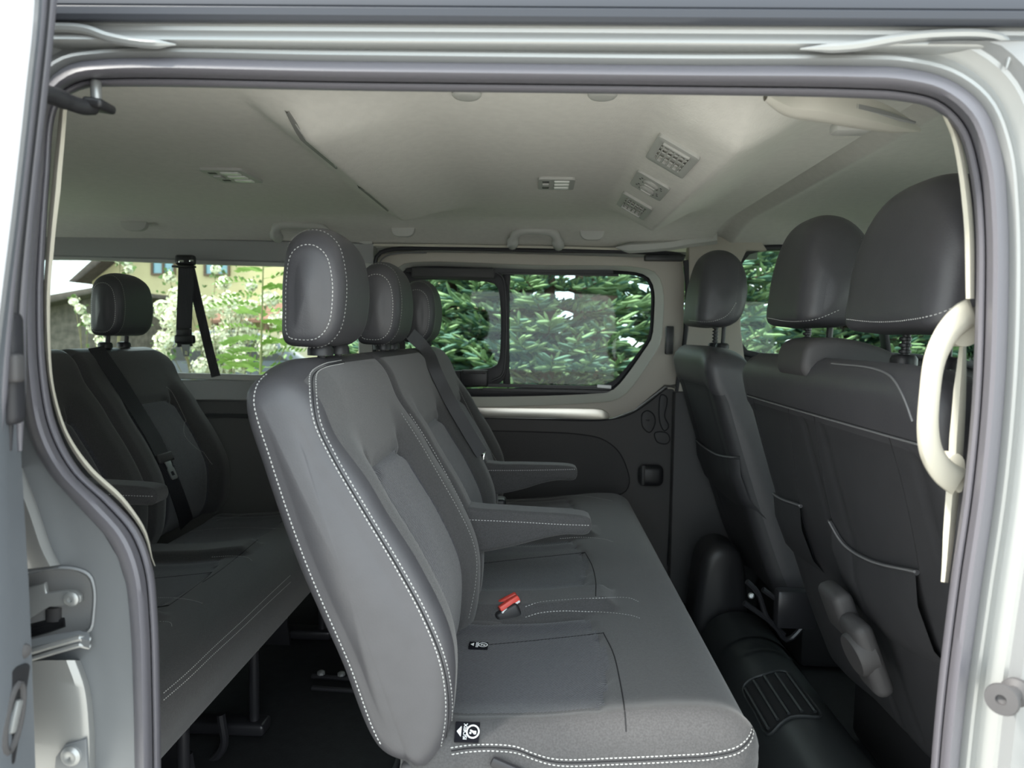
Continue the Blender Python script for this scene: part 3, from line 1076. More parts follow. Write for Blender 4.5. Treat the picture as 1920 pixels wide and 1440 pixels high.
# far pillar between sliding door and front door, lining below it
g = G()
g.slab(pxs([(1292, 440), (1420, 440), (1440, 470), (1400, 470), (1386, 500), (1390, 620), (1400, 700), (1420, 1200), (1262, 1200), (1268, 740), (1290, 620)], YF - 0.03), (0, 0.05, 0), 0.006)
g.obj('front_pillar_trim', BEIGE, wall_far)
g = G()
g.slab(pxs([(1266, 735), (1430, 735), (1480, 1300), (1250, 1300)], YF - 0.06), (0, 0.05, 0), 0.006)
g.obj('pillar_lower_trim', DKGREY, wall_far)
g = G()
q = cat([(1286, 488), (1290, 540), (1285, 640), (1272, 720), (1264, 900), (1256, 1060)], 40)
g.tube([P(u, v, y=YF - 0.02) for u, v in q], 0.010, 8)
g.obj('opening_seal', RUBBER_DK, wall_far)
g = G()
g.grid([[P(u, v + dv, y=YF - 0.05 + dy) for dv, dy in ((-2 * e_, 0.02), (-9 * e_, 0), (-5 * e_, -0.015 * e_), (6 * e_, -0.015 * e_), (11 * e_, 0), (8 * e_, 0.02))] for (u, v), e_ in zip(cat([(1155, 464), (1180, 464), (1260, 458), (1300, 450), (1345, 442)], 24), [min(1.0, 0.15 + 0.3 * k) + (0.05 * max(0, k - 14)) for k in range(24)])])
g.obj('pillar_cap', PLAST_GREY, wall_far)
# front side window on the far side
fw_o = [(1378, 640), (1377, 520), (1382, 488), (1396, 470), (1425, 460), (1700, 464), (1960, 470), (1960, 690), (1700, 672), (1390, 664)]
fw_i = [(1390, 640), (1389, 520), (1393, 494), (1404, 478), (1430, 470), (1700, 473), (1950, 480), (1950, 678), (1700, 662), (1400, 655)]
g = G()
g.slab(pxs(fw_o, YF - 0.02, 80), (0, 0.05, 0), 0.005, [pxs(fw_i, YF - 0.02, 70)])
g.obj('front_window_frame', RUBBER_DK, wall_far)
g = G()
g.slab(pxs([(1378, 662), (1700, 668), (1960, 686), (1960, 1300), (1378, 1300)], YF), (0, 0.05, 0), 0.005)
g.obj('front_door_lower', DKGREY, wall_far)
g = G()
g.slab(pxs([(1386, 468), (1955, 472), (1955, 684), (1386, 660)], YF + 0.01), (0, 0.004, 0))
struct(g.obj('window_5', GLASS, label='far front door window behind the front headrests'))
g = G()
g.slab(pxs([(1655, 600), (1664, 600), (1674, 672), (1664, 672)], YF - 0.02), (0, 0.04, 0), 0.003)
g.obj('quarter_bar', RUBBER_DK, wall_far)
g = G()
g.slab(pxs([(1350, 428), (2000, 440), (2000, 466), (1420, 462), (1350, 470)], YF - 0.015), (0, 0.04, 0))
g.obj('cab_header', PLAST_GREY, wall_far)

exec_rest = True

# ================================================================== CEILING FITTINGS
def ceil_frame(c):
    """axes on the headliner at c: along the van, across the van, downwards normal"""
    e = 0.01
    ex = (ceil_at(c.x + e, c.y) - ceil_at(c.x - e, c.y)).normalized()
    ey = (ceil_at(c.x, c.y + e) - ceil_at(c.x, c.y - e)).normalized()
    n = ey.cross(ex).normalized()
    return ex, ey, n


def on_ceil(c, a, b, h, fr):
    ex, ey, n = fr
    return c + ex * a + ey * b + n * h


def ceil_M(fr):
    ex, ey, n = fr
    return Matrix(((ex.x, ey.x, n.x), (ex.y, ey.y, n.y), (ex.z, ey.z, n.z))).to_4x4()


def rrect(A, B, r, n=5):
    out = []
    for cx_, cy_, a0 in ((A / 2 - r, B / 2 - r, 0), (-A / 2 + r, B / 2 - r, 90), (-A / 2 + r, -B / 2 + r, 180), (A / 2 - r, -B / 2 + r, 270)):
        for k in range(n + 1):
            a = math.radians(a0 + 90 * k / n)
            out.append((cx_ + r * math.cos(a), cy_ + r * math.sin(a)))
    return out


def outlet(u, v, label, flip):
    c = ceil_px(u, v)
    fr = ceil_frame(c)
    t = thing('air_vent', label, 'air vent', tuple(c), 'square ceiling air vents')
    M = ceil_M(fr)
    A, B = 0.082, 0.150
    hx, hy = 0.027, 0.050
    g = G()
    # frame with an opening
    L = [on_ceil(c, a, b, 0.006, fr) for a, b in rrect(A, B, 0.008)]
    H = [on_ceil(c, a, b, 0.006, fr) for a, b in ((-hx, -hy), (hx, -hy), (hx, hy), (-hx, hy))]
    g.slab(L, fr[2] * -0.010, 0.0015, [H])
    g.obj('vent_frame', PLAST_GREY, t)
    g = G()
    g.slab([on_ceil(c, a, b, -0.003, fr) for a, b in ((-hx, -hy), (hx, -hy), (hx, hy), (-hx, hy))], fr[2] * -0.002)
    g.obj('vent_back', SEAM, t)
    for k in range(5):
        g = G()
        a = -hx + 2 * hx * (k + 0.5) / 5
        g.rbox(on_ceil(c, a, 0, 0.0055, fr), (0.0030, 2 * hy, 0.004), 0.0006, 1, M @ Matrix.Rotation(math.radians(14 * flip), 4, 'Y'))
        g.obj('slat', PLAST_GREY, t)
    for b in (-0.026, 0.0, 0.026):
        g = G()
        g.rbox(on_ceil(c, 0, b, 0.0045, fr), (2 * hx, 0.004 if b else 0.009, 0.003), 0.001, 1, M)
        g.obj('cross_bar', PLAST_GREY, t)
    g = G()
    g.rbox(on_ceil(c, 0, -(hy + 0.006) * flip * -1, 0.007, fr), (2 * hx, 0.008, 0.007), 0.003, 2, M)
    g.obj('deflector', PLAST_GREY, t)
    return t


outlet(1261, 292, 'larger looking grey square air vent nearest the doorway on the ceiling', -1)
outlet(1190, 385, 'smaller looking grey square air vent beyond the round fan knobs', 1)

c = ceil_px(1219, 347)
fr = ceil_frame(c)
M = ceil_M(fr)
t = thing('fan_control', 'grey ceiling panel with two round fan knobs between air vents', 'control panel', tuple(c))
g = G()
g.slab([on_ceil(c, a, b, 0.005, fr) for a, b in rrect(0.078, 0.128, 0.010)], fr[2] * -0.008, 0.0015)
g.obj('plate', PLAST_GREY, t)
for k, b in enumerate((-0.027, 0.027)):
    g = G()
    g.lathe([(0.018, 0.004), (0.018, 0.007), (0.015, 0.0095), (0.012, 0.010), (0.0005, 0.010)], on_ceil(c, -0.0, b, 0, fr), fr[2], 28)
    kb = g.obj('knob', PLAST_GREY, t)
    g = G()
    g.rbox(on_ceil(c, 0, b, 0.0115, fr), (0.026, 0.005, 0.004), 0.002, 2, M)
    g.obj('knob_grip', PLAST_GREY, kb)
    g = G()
    for q in range(7):
        a = math.radians(-120 + 40 * q)
        g.rbox(on_ceil(c, 0.026 * math.sin(a), b + 0.026 * math.cos(a) * 0.75, 0.0055, fr), (0.004, 0.0028, 0.001), 0, 1, M)
    g.obj('dial_marks', DKGREY, t)


def lamp(u, v, label, ang, sc=1.0):
    c = ceil_px(u, v)
    fr = ceil_frame(c)
    M = ceil_M(fr)
    t = thing('reading_lamp', label, 'ceiling lamp', tuple(c), 'ceiling lamps')
    A, B = 0.085 * sc, 0.115 * sc
    g = G()
    g.slab([on_ceil(c, a, b, 0.006, fr) for a, b in rrect(A, B, 0.010)], fr[2] * -0.009, 0.002)
    g.obj('lamp_housing', PLAST_GREY, t)
    for k in (-1, 0, 1):
        g = G()
        g.rbox(on_ceil(c, 0.012 * sc, 0.033 * k * sc, 0.006, fr), (0.036 * sc, 0.022 * sc, 0.006), 0.003, 3, M)
        g.obj('lens', LENS, t)
    g = G()
    g.rbox(on_ceil(c, -0.025 * sc, 0, 0.006, fr), (0.016 * sc, 0.026 * sc, 0.007), 0.002, 2, M)
    g.obj('switch', PLAST_GREY, t)
    for k in (-1, 1):
        g = G()
        g.rbox(on_ceil(c, -0.025 * sc, 0.032 * k * sc, 0.0055, fr), (0.016 * sc, 0.012 * sc, 0.003), 0.001, 1, M)
        g.obj('switch_recess', DKGREY, t)
    return t


lamp(1043, 342, 'grey ceiling lamp with three lenses in the middle of the headliner', 0)
lamp(435, 327, 'ceiling lamp with three bright lenses over the rear row', 0, 1.15)

# slot outlets on the rear duct ridge
for (u0, v0, u1, v1, lab) in ((556, 242, 655, 318, 'long thin slot vent on the ceiling ridge nearer the doorway'), (684, 353, 744, 397, 'short looking thin slot vent on the ceiling ridge farther away')):
    a, b = P(u0, v0, z=1.215), P(u1, v1, z=1.215)
    a.x = b.x = -0.398
    t = thing('slot_vent', lab, 'air vent', tuple((a + b) / 2), 'slot air vents')
    g = G()
    rows = []
    for k in range(13):
        f_ = k / 12
        p = a.lerp(b, f_)
        w = 0.003 + 0.013 * math.sin(math.pi * f_) ** 0.6
        z0 = ceil_z(-0.40, p.y) - 0.0015
        rows.append([V((-0.404, p.y, z0 + 0.004)), V((-0.400, p.y, z0 - 0.003)), V((-0.400 + w, p.y, z0 - 0.003)), V((-0.398 + w, p.y, z0 + 0.003))])
    g.grid(rows)
    g.obj('vent_blade', mat('slot_grey', (0.20, 0.20, 0.19), 0.5), t)
    for k in (4, 8):
        g = G()
        g.tube([rows[k + s][2] + V((-0.002, 0, -0.0005)) for s in range(-3, 4)], 0.0012, 5)
        g.obj('slat', PLAST_GREY, t)


# coat hooks (half-round flaps) on the far cant rail and near rail
def hook(u, v, y, w, h, label):
    c = ceil_px(u, v) + V((0, -0.016, -0.004))
    t = thing('coat_hook', label, 'coat hook', tuple(c), 'fold-down coat hooks')
    L = [c + V((w * a, 0, h * b)) for a, b in cat([(-.5, .5), (.5, .5), (.5, .1), (.42, -.3), (.25, -.48), (0, -.5), (-.25, -.48), (-.42, -.3), (-.5, .1)], 36, True)]
    g = G()
    g.slab(L, (0, 0.02, 0), 0.003)
    g.obj('flap', PLAST_GREY, t)
    for s in (-1, 1):
        g = G()
        g.rbox(c + V((s * w * 0.2, -0.003, h * 0.52)), (w * 0.16, 0.012, 0.008), 0.002)
        g.obj('hinge', DKGREY, t)
    return t


hook(255, 418, 1.60, 0.085, 0.046, 'grey fold-down coat hook above the rear side window')
hook(757, 430, 1.63, 0.076, 0.042, 'grey fold-down coat hook left of the curved grab handle')
hook(1110, 436, 1.63, 0.078, 0.042, 'grey fold-down coat hook right of the curved grab handle')
for u, lab in ((875, 'pale fold-down coat hook peeking below the door seal, left one'), (1130, 'pale fold-down coat hook peeking below the door seal, right one')):
    c = ceil_px(u, 171)
    t = thing('coat_hook', lab, 'coat hook', (c.x, c.y, c.z - 0.012), 'fold-down coat hooks')
    g = G()
    g.lathe([(0.022, 0.006), (0.022, -0.002), (0.019, -0.005), (0.012, -0.006), (0.0005, -0.006)], (c.x, c.y, c.z - 0.004), (0, 0, 1), 24)
    g.obj('flap', PLAST_GREY, t)


def grab(u0, v0, u1, v1, y, rise, r, label):
    y = ceil_px((u0 + u1) / 2, v0 - 14).y - 0.012
    a, b = P(u0, v0, y=y), P(u1, v1, y=y)
    t = thing('grab_handle', label, 'grab handle', tuple((a + b) / 2), 'ceiling grab handles')
    d = b - a
    pts = [a + V((0, 0.03, 0.0)), a + V((0.004, 0, 0.004)), a + d * 0.08 + V((0, -0.022, rise * 0.72)), a + d * 0.20 + V((0, -0.032, rise)), a + d * 0.5 + V((0, -0.035, rise * 1.06)), a + d * 0.8 + V((0, -0.032, rise)), b - d * 0.08 + V((0, -0.022, rise * 0.72)), b + V((-0.004, 0, 0.004)), b + V((0, 0.03, 0.0))]
    g = G()
    pth = cat([p[:] for p in pts], 50)
    g.tube([V(p) for p in pth], [r * (1.25 if (k < 8 or k > 41) else 1.0) for k in range(50)], 12)
    g.obj('grip', PLAST_GREY, t)
    for p in (a, b):
        g = G()
        g.rbox(p + V((0, 0.012, 0.002)), (0.034, 0.02, 0.028), 0.006, 3)
        g.obj('mount', PLAST_GREY, t)
    return t


grab(960, 456, 1048, 458, 1.62, 0.036, 0.0145, 'curved grey grab handle above the far sliding door window')
grab(515, 443, 618, 446, 1.60, 0.034, 0.0145, 'curved grey grab handle above the rear side window')
# near rail handle seen from below
t = thing('grab_handle', 'long pale ceiling grab handle under the near roof rail at right', 'grab handle', tuple(P(1580, 215, z=1.19)), 'ceiling grab handles')
q = cat([(1436, 178), (1475, 198), (1540, 207), (1610, 220), (1680, 236), (1725, 246)], 30)
g = G()
rows = []
for k, (u, v) in enumerate(q):
    p = P(u, v, z=1.192)
    w = 0.022 * max(0.12, 1 - (abs(k - 13) / 16.5) ** 2.6)
    hh = 0.012 * max(0.1, 1 - (abs(k - 13) / 16.5) ** 3)
    zt = hh * 1.6
    rows.append([p + V((0, -w, zt)), p + V((0, -w, 0.002)), p + V((0, -w * .8, -hh * .6)), p + V((0, -w * .3, -hh)), p + V((0, w * .4, -hh)), p + V((0, w * .9, -hh * .5)), p + V((0, w * 1.05, 0.004 * w / .022)), p + V((0, w, zt))])
g.grid(rows)
g.obj('grip', mat('pale_beige_plastic', (0.52, 0.50, 0.45), 0.55), t)
g = G()
g.tube([P(u, v, z=1.197) for u, v in cat([(1500, 186), (1580, 197), (1660, 215), (1715, 230)], 14)], [0.002 + 0.004 * math.sin(math.pi * k / 13) for k in range(14)], 6)
g.obj('finger_slot', PLAST_MID, t)
g = G()
g.rbox(P(1595, 240, z=1.20), (0.05, 0.03, 0.016), 0.005, 2)
g.obj('mount', PLAST_GREY, t)

# ================================================================== SEATS
BACK_P = [(-0.196, 0.355), (-0.255, 0.49), (-0.310, 0.62), (-0.352, 0.745), (-0.374, 0.822), (-0.370, 0.848), (-0.345, 0.862), (-0.312, 0.860), (-0.284, 0.835), (-0.258, 0.775), (-0.212, 0.685), (-0.160, 0.60), (-0.120, 0.51), (-0.116, 0.435), (-0.126, 0.375), (-0.150, 0.343)]


def backrest_disp(y0, y1):
    Wd = y1 - y0
    def f(x, z, nx, nz, y, t):
        if nx < 0.15:
            return 0.0
        e = min(y - y0, y1 - y)
        o = 0.014 * sstep(0.115, 0.05, e) * sstep(0.80, 0.70, z)
        o -= 0.010 * sstep(0.06, 0.13, e) * sstep(0.78, 0.70, z)
        o -= 0.008 * math.exp(-((e - 0.112) / 0.008) ** 2) * sstep(0.745, 0.72, z)
        za = 0.715 - 0.9 * max(0, 0.17 - e) ** 1.4
        o -= 0.010 * math.exp(-((z - za) / 0.008) ** 2) * sstep(0.095, 0.115, e)
        o += 0.005 * sstep(0.10, 0.2, e) * math.exp(-((z - 0.60) / 0.09) ** 2)
        return o * min(1, nx * 2)
    return f


def back_zone(y0, y1, leather_near):
    def f(x, z, nx, nz, y, t, cap):
        e0, e1 = y - y0, y1 - y
        if leather_near and (cap or e0 < 0.024) and e0 < 0.05 + (0.1 if cap else 0):
            return 'leather'
        if nx < 0.10 or z > 0.853:
            return 'leather'
        za = 0.715 - 0.9 * max(0, 0.17 - min(e0, e1)) ** 1.4
        if min(e0, e1) > 0.112 and z < za and nx > 0.2:
            return 'insert'
        return 'cloth'
    return f


HEAD_P = [(-0.048, -0.088), (-0.056, -0.03), (-0.056, 0.03), (-0.048, 0.072), (-0.026, 0.090), (0.008, 0.092), (0.036, 0.074), (0.052, 0.030), (0.055, -0.02), (0.046, -0.064), (0.022, -0.088), (-0.018, -0.093)]


def head_g(t):
    a = abs(2 * t - 1)
    return (1 - a ** 3.2 * 0.42)


def head_g2(t):
    return 1 - abs(2 * t - 1) ** 3.0 * 0.13


def ring_stitch(ho, hv, N, ks):
    """seam thread that follows the section rings of a headrest"""
    bv = BVHTree.FromPolygons([V(v) for v in hv], [tuple(f) for f in head_faces[ho.name]])
    g = G()
    for k in ks:
        ring = [V(p) for p in hv[k * N:(k + 1) * N]]
        run = []
        for p in ring + [ring[0]]:
            loc, nrm, i, d = bv.find_nearest(p)
            c_ = sum(ring, V((0, 0, 0))) / N
            if nrm.dot(p - c_) < 0:
                nrm = -nrm
            run.append((p + nrm * 0.0006, nrm))
        stitch_geo(g, run)
    g.obj('stitching', THREAD, ho, smooth=False, kind='stuff')


head_faces = {}


def head_geo(cx, cy, cz, w, tilt=0.0, sc=1.0, N=84, tk=1.0, zg=head_g, r=0.036):
    pr = []
    for x, z in HEAD_P:
        x *= sc * tk; z *= sc
        pr.append((cx + x * math.cos(tilt) + z * math.sin(tilt), cz - x * math.sin(tilt) + z * math.cos(tilt)))
    return soft_body(pr, cy - w / 2, cy + w / 2, r, N, 22, zg=zg, bulge=0.007, box=True)


def posts(head, root, cx, cy, z0, z1, gap=0.045, notched=False):
    for s in (-1, 1):
        g = G()
        g.tube([(cx, cy + s * gap, z0 - 0.03), (cx + 0.004, cy + s * gap, z1 + 0.02)], 0.0062, 10)
        g.obj('post', BLACK if notched else DKGREY, head)
        if notched and s == 1:
            g = G()
            n = 5
            for k in range(n):
                z = z0 + 0.012 + (z1 - z0 - 0.016) * k / n
                g.lathe([(0.0062, 0), (0.0088, 0.001), (0.0088, 0.005), (0.0062, 0.006)], (cx + 0.001, cy + s * gap, z), (0, 0, 1), 10)
            g.obj('post_notches', BLACK, head)
        g = G()
        g.lathe([(0.019, -0.006), (0.019, 0.004), (0.016, 0.009), (0.008, 0.0105)], (cx, cy + s * gap, z0), (0, 0, 1), 18)
        g.obj('post_collar', BLACK, head)


bench = thing('bench_seat', 'three-place charcoal cloth bench in the second row, leather side panel facing the doorway', 'bench seat', (-0.05, 0.84, 0.0))
YB = [(0.12, 0.572), (0.580, 1.050), (1.056, 1.53)]
cloth_bvh, cloth_v, cloth_f = [], [], []
back_objs, head_objs = [], []
for i, (y0, y1) in enumerate(YB):
    r = 0.030 if i == 0 else 0.022
    def zg_(t, i=i):
        a = max(0, 1 - t * (y1 - y0) / 0.11) if i == 0 else 0
        b = max(0, 1 - (1 - t) * (y1 - y0) / 0.10) if i == 2 else 0
        return 1 - 0.055 * a ** 1.6 - 0.055 * b ** 1.6
    v_, f_, z_ = soft_body(BACK_P, y0, y1, r, 150, 56, zg=zg_, disp=backrest_disp(y0, y1), zone=back_zone(y0, y1, i == 0), bulge=0.012 if i == 0 else 0.003)
    bvh = bvh_of(v_, f_)
    n0 = len(cloth_v)
    cloth_v += v_
    cloth_f += [tuple(k + n0 for k in q) for q in f_]
    zz = split_zones(v_, f_, z_)
    bo = obj('backrest', *zz['leather'], LEATHER, bench, label='leather back shell and side panel' if i == 0 else None)
    obj('backrest_cover', *zz['cloth'], CLOTH, bo)
    obj('backrest_insert', *zz['insert'], INSERT, bo)
    back_objs.append(bo)
    # headrest
    cx, cy, cz = (-0.327, 0.346, 0.967) if i == 0 else ((-0.336, 0.805, 0.965) if i == 1 else (-0.336, 1.29, 0.965))
    hv, hf, hz = head_geo(cx, cy, cz, 0.190, 0.04, 0.955, tk=0.86, zg=head_g2, r=0.026)
    ho = obj('headrest', hv, hf, LEATHER, bench)
    head_faces[ho.name] = hf
    ring_stitch(ho, hv, 84, (5, 9))
    posts(ho, bench, cx, cy, 0.872, 0.885)
    hb = bvh_of(hv, hf)
    head_objs.append((ho, hb))
    cloth_bvh.append(bvh)
ALLB = bvh_of(cloth_v, cloth_f)

# cushion
CUSH_P = [(-0.17, 0.27), (-0.175, 0.33), (-0.150, 0.374), (-0.08, 0.380), (0.02, 0.386), (0.11, 0.398), (0.20, 0.408), (0.258, 0.405), (0.288, 0.388), (0.301, 0.355), (0.296, 0.315), (0.272, 0.270), (0.10, 0.262)]
Y0C, Y1C = 0.135, 1.52


def cush_disp(x, z, nx, nz, y, t):
    if nz < 0.2:
        return 0.0
    o = 0.0
    for yr in (0.575, 1.053):
        d = abs(y - yr)
        o += 0.020 * sstep(0.056, 0.034, d) * sstep(0.160, 0.130, x)
    for a, b in ((0.185, 0.505), (0.645, 0.985), (1.12, 1.45)):
        if a - 0.02 < y < b + 0.02:
            xs_ = 0.115 - 0.9 * (abs(y - (a + b) / 2) ** 2.0)
            o -= 0.004 * math.exp(-((x - xs_) / 0.006) ** 2)
            if x < xs_:
                e = min(abs(y - a), abs(y - b))
                o -= 0.004 * math.exp(-(e / 0.006) ** 2)
                o -= 0.005 * sstep(a, a + 0.05, y) * sstep(b, b - 0.05, y)
    o += 0.010 * sstep(0.05, 0.0, y - Y0C - 0.02)
    return o * nz


def cush_zone(x, z, nx, nz, y, t, cap):
    if nz > 0.2:
        for a, b in ((0.185, 0.505), (0.645, 0.985), (1.12, 1.45)):
            if a < y < b and x < 0.115 - 0.9 * (abs(y - (a + b) / 2) ** 2.0):
                return 'insert'
    return 'cloth'


def cush_x(t, z):
    y = Y0C + t * (Y1C - Y0C)
    return -0.030 * max(0, 1 - (y - Y0C) / 0.10) ** 2 - 0.03 * max(0, 1 - (Y1C - y) / 0.10) ** 2


cv, cf, cz_ = soft_body(CUSH_P, Y0C, Y1C, 0.040, 130, 150, disp=cush_disp, zone=cush_zone, bulge=0.004, xshift=lambda t, z: 0)
zz = split_zones(cv, cf, cz_)
cushion = obj('cushion', *zz['cloth'], CLOTH, bench)
obj('cushion_insert', *zz['insert'], INSERT, cushion)
CB = bvh_of(cv, cf)


def stitches(parent, bvh, lines, seam=None, shift=V((0, 0, 0)), w=0.00075):
    g = G()
    for ln in lines:
        stitch_geo(g, trace(bvh, ln, shift=shift), w=w)
    if g.v:
        so = g.obj('stitching', THREAD, parent, smooth=False, kind='stuff')
        so.location = -V(parent.location) if parent.parent else V((0, 0, 0))
    if seam:
        g = G()
        for ln in seam:
            seam_geo(g, trace(bvh, ln, off=-0.0004, shift=shift))
        if g.v:
            g.obj('seam', SEAM, parent, kind='stuff')


# stitched lines of the second-row bench, measured on the photograph and laid on the upholstery
side1 = [(640, 676), (605, 684), (582, 700), (580, 730), (588, 790), (616, 852), (680, 962), (740, 1062), (790, 1155), (822, 1235), (834, 1300), (834, 1350), (826, 1400)]
side2 = [(u + 12 - (8 if v < 690 else 0), v + (6 if v < 700 else 0)) for u, v in side1]
stitches(back_objs[0], cloth_bvh[0], [side1, side2], [[(u + 6, v + 3) for u, v in side1]])
prb = cat(BACK_P, 240, True)
run = []
for k in range(240):
    x_, z_b = prb[k]
    if 0.375 < z_b < 0.85 and x_ < -0.196 - (z_b - 0.355) * 0.28:
        loc, nrm, _, _ = cloth_bvh[0].ray_cast(V((x_ + 0.017, 0.0, z_b - 0.003)), V((0, 1, 0)))
        if loc:
            run.append((loc + V((0, -0.0006, 0)), V((0, -1, 0))))
run.sort(key=lambda q: q[0].z)
g = G()
stitch_geo(g, run)
g.obj('stitching', THREAD, back_objs[0], smooth=False, kind='stuff')
bol = [(752, 775), (790, 835), (830, 905), (862, 962), (884, 1010), (893, 1050), (890, 1100), (878, 1160)]
stitches(back_objs[0], cloth_bvh[0], [bol], None)
stitches(back_objs[1], ALLB, [[(768, 776), (812, 845), (850, 915), (868, 950)]], None)
stitches(back_objs[2], cloth_bvh[2], [[(858, 725), (880, 770), (905, 820), (922, 850), (935, 872)]], None)
# cushion stitching
c1 = [(845, 1402), (880, 1397), (930, 1396), (968, 1400), (1000, 1412), (1030, 1421), (1060, 1424), (1150, 1421), (1260, 1416), (1340, 1410), (1385, 1398), (1406, 1376), (1411, 1350)]
c2 = [(u + 2, v + 12) for u, v in c1]
stitches(cushion, CB, [c1, c2], [[(u + 1, v + 6) for u, v in c1]])
stitches(cushion, CB, [[(985, 1158), (1010, 1150), (1050, 1146), (1100, 1147), (1150, 1150), (1185, 1155), (1203, 1161)], [(985, 1138), (1010, 1130), (1060, 1125), (1120, 1122), (1180, 1122), (1200, 1130)], [(1050, 1010), (1090, 1008), (1130, 1011), (1152, 1017)], [(935, 948), (975, 938), (1030, 931), (1090, 930), (1130, 936), (1150, 940)]],
         [[(880, 1212), (960, 1205), (1050, 1196), (1130, 1187)], [(1131, 1186), (1150, 1225), (1162, 1275), (1171, 1330), (1174, 1372)], [(1097, 1036), (1110, 1060), (1117, 1090), (1117, 1118)], [(900, 1057), (960, 1050), (1030, 1043), (1097, 1036)]])
stitches(cushion, CB, [[(1198, 952), (1225, 1005), (1255, 1060), (1280, 1110)]], None, w=0.0008)


# armrests
def armrest(u0, v0, u1, v1, y, w, hb, lab=None, lines=()):
    """top edge from (u0,v0) to (u1,v1) at the near face y"""
    a, b = P(u0, v0, y=y), P(u1, v1, y=y)
    pr = [(a.x - 0.02, a.z - 0.002), (a.x + 0.06, a.z), ((a.x + b.x) / 2, (a.z + b.z) / 2 + 0.002), (b.x - 0.014, b.z), (b.x - 0.002, b.z - 0.006), (b.x, b.z - 0.022), (b.x - 0.006, b.z - 0.034), (b.x - 0.05, b.z - 0.037), (b.x - 0.085, b.z - 0.044), ((a.x + b.x) / 2 - 0.02, a.z - hb * 0.78), (a.x + 0.04, a.z - hb * 0.95), (a.x - 0.0, a.z - hb), (a.x - 0.03, a.z - hb), (a.x - 0.035, a.z - hb * 0.5)]
    v_, f_, z_ = soft_body(pr, y, y + w, 0.010, 90, 14, bulge=0.002)
    o = obj('armrest', v_, f_, CLOTH, bench)
    stitches(o, bvh_of(v_, f_), lines, None)


armrest(862, 955, 1110, 970, 0.585, 0.060, 0.090, lines=([(868, 974), (960, 978), (1050, 983), (1106, 985)],))
armrest(900, 870, 1083, 876, 1.062, 0.056, 0.085, lines=([(903, 882), (980, 882), (1078, 880)],))

# belt buckle between the near and middle place
bk = G()
c = P(952, 1150, y=0.545)
Mb = Matrix.Rotation(math.radians(-28), 4, 'Y') @ Matrix.Rotation(math.radians(14), 4, 'Z')
bk.rbox(c, (0.046, 0.050, 0.034), 0.006, 3, Mb)
buck = bk.obj('belt_buckle', BLACK, bench)
Mr = Mb.to_3x3()
for k, s in enumerate((-1, 1)):
    g = G()
    g.rbox(c + Mr @ V((0.010, s * 0.0125, 0.018)), (0.042, 0.014, 0.014), 0.003, 2, Mb @ Matrix.Rotation(math.radians(-10 * s), 4, 'Z'))
    g.obj('release_button', RED, buck, label='red release button')
    g = G()
    g.rbox(c + Mr @ V((0.010, s * 0.0125 - 0.0080, 0.014)), (0.040, 0.0022, 0.0040), 0.0008, 1, Mb @ Matrix.Rotation(math.radians(-10 * s), 4, 'Z'))
    g.obj('button_edge', WHITE, buck)
g = G()
g.rbox(c + V((-0.048, 0.012, -0.012)), (0.055, 0.055, 0.020), 0.008, 3, Matrix.Rotation(math.radians(-6), 4, 'Y'))
g.obj('buckle_strap', CLOTH, bench)
g = G()
g.rbox(c + V((-0.045, -0.035, -0.016)), (0.085, 0.040, 0.026), 0.010, 3, Matrix.Rotation(math.radians(-10), 4, 'Z'))
g.obj('strap_boot', CLOTH, bench)


# woven anchor tags on the cushion
def text_geo(body, size):
    cu = bpy.data.curves.new('t', 'FONT')
    cu.body = body
    cu.size = size
    cu.align_x = 'CENTER'
    cu.align_y = 'CENTER'
    cu.extrude = 0.0002
    o = bpy.data.objects.new('t', cu)
    COL.objects.link(o)
    dg = bpy.context.evaluated_depsgraph_get()
    me = bpy.data.meshes.new_from_object(o.evaluated_get(dg))
    v_ = [w.co.copy() for w in me.vertices]
    f_ = [tuple(p.vertices) for p in me.polygons]
    bpy.data.objects.remove(o)
    bpy.data.curves.remove(cu)
    bpy.data.meshes.remove(me)
    return v_, f_


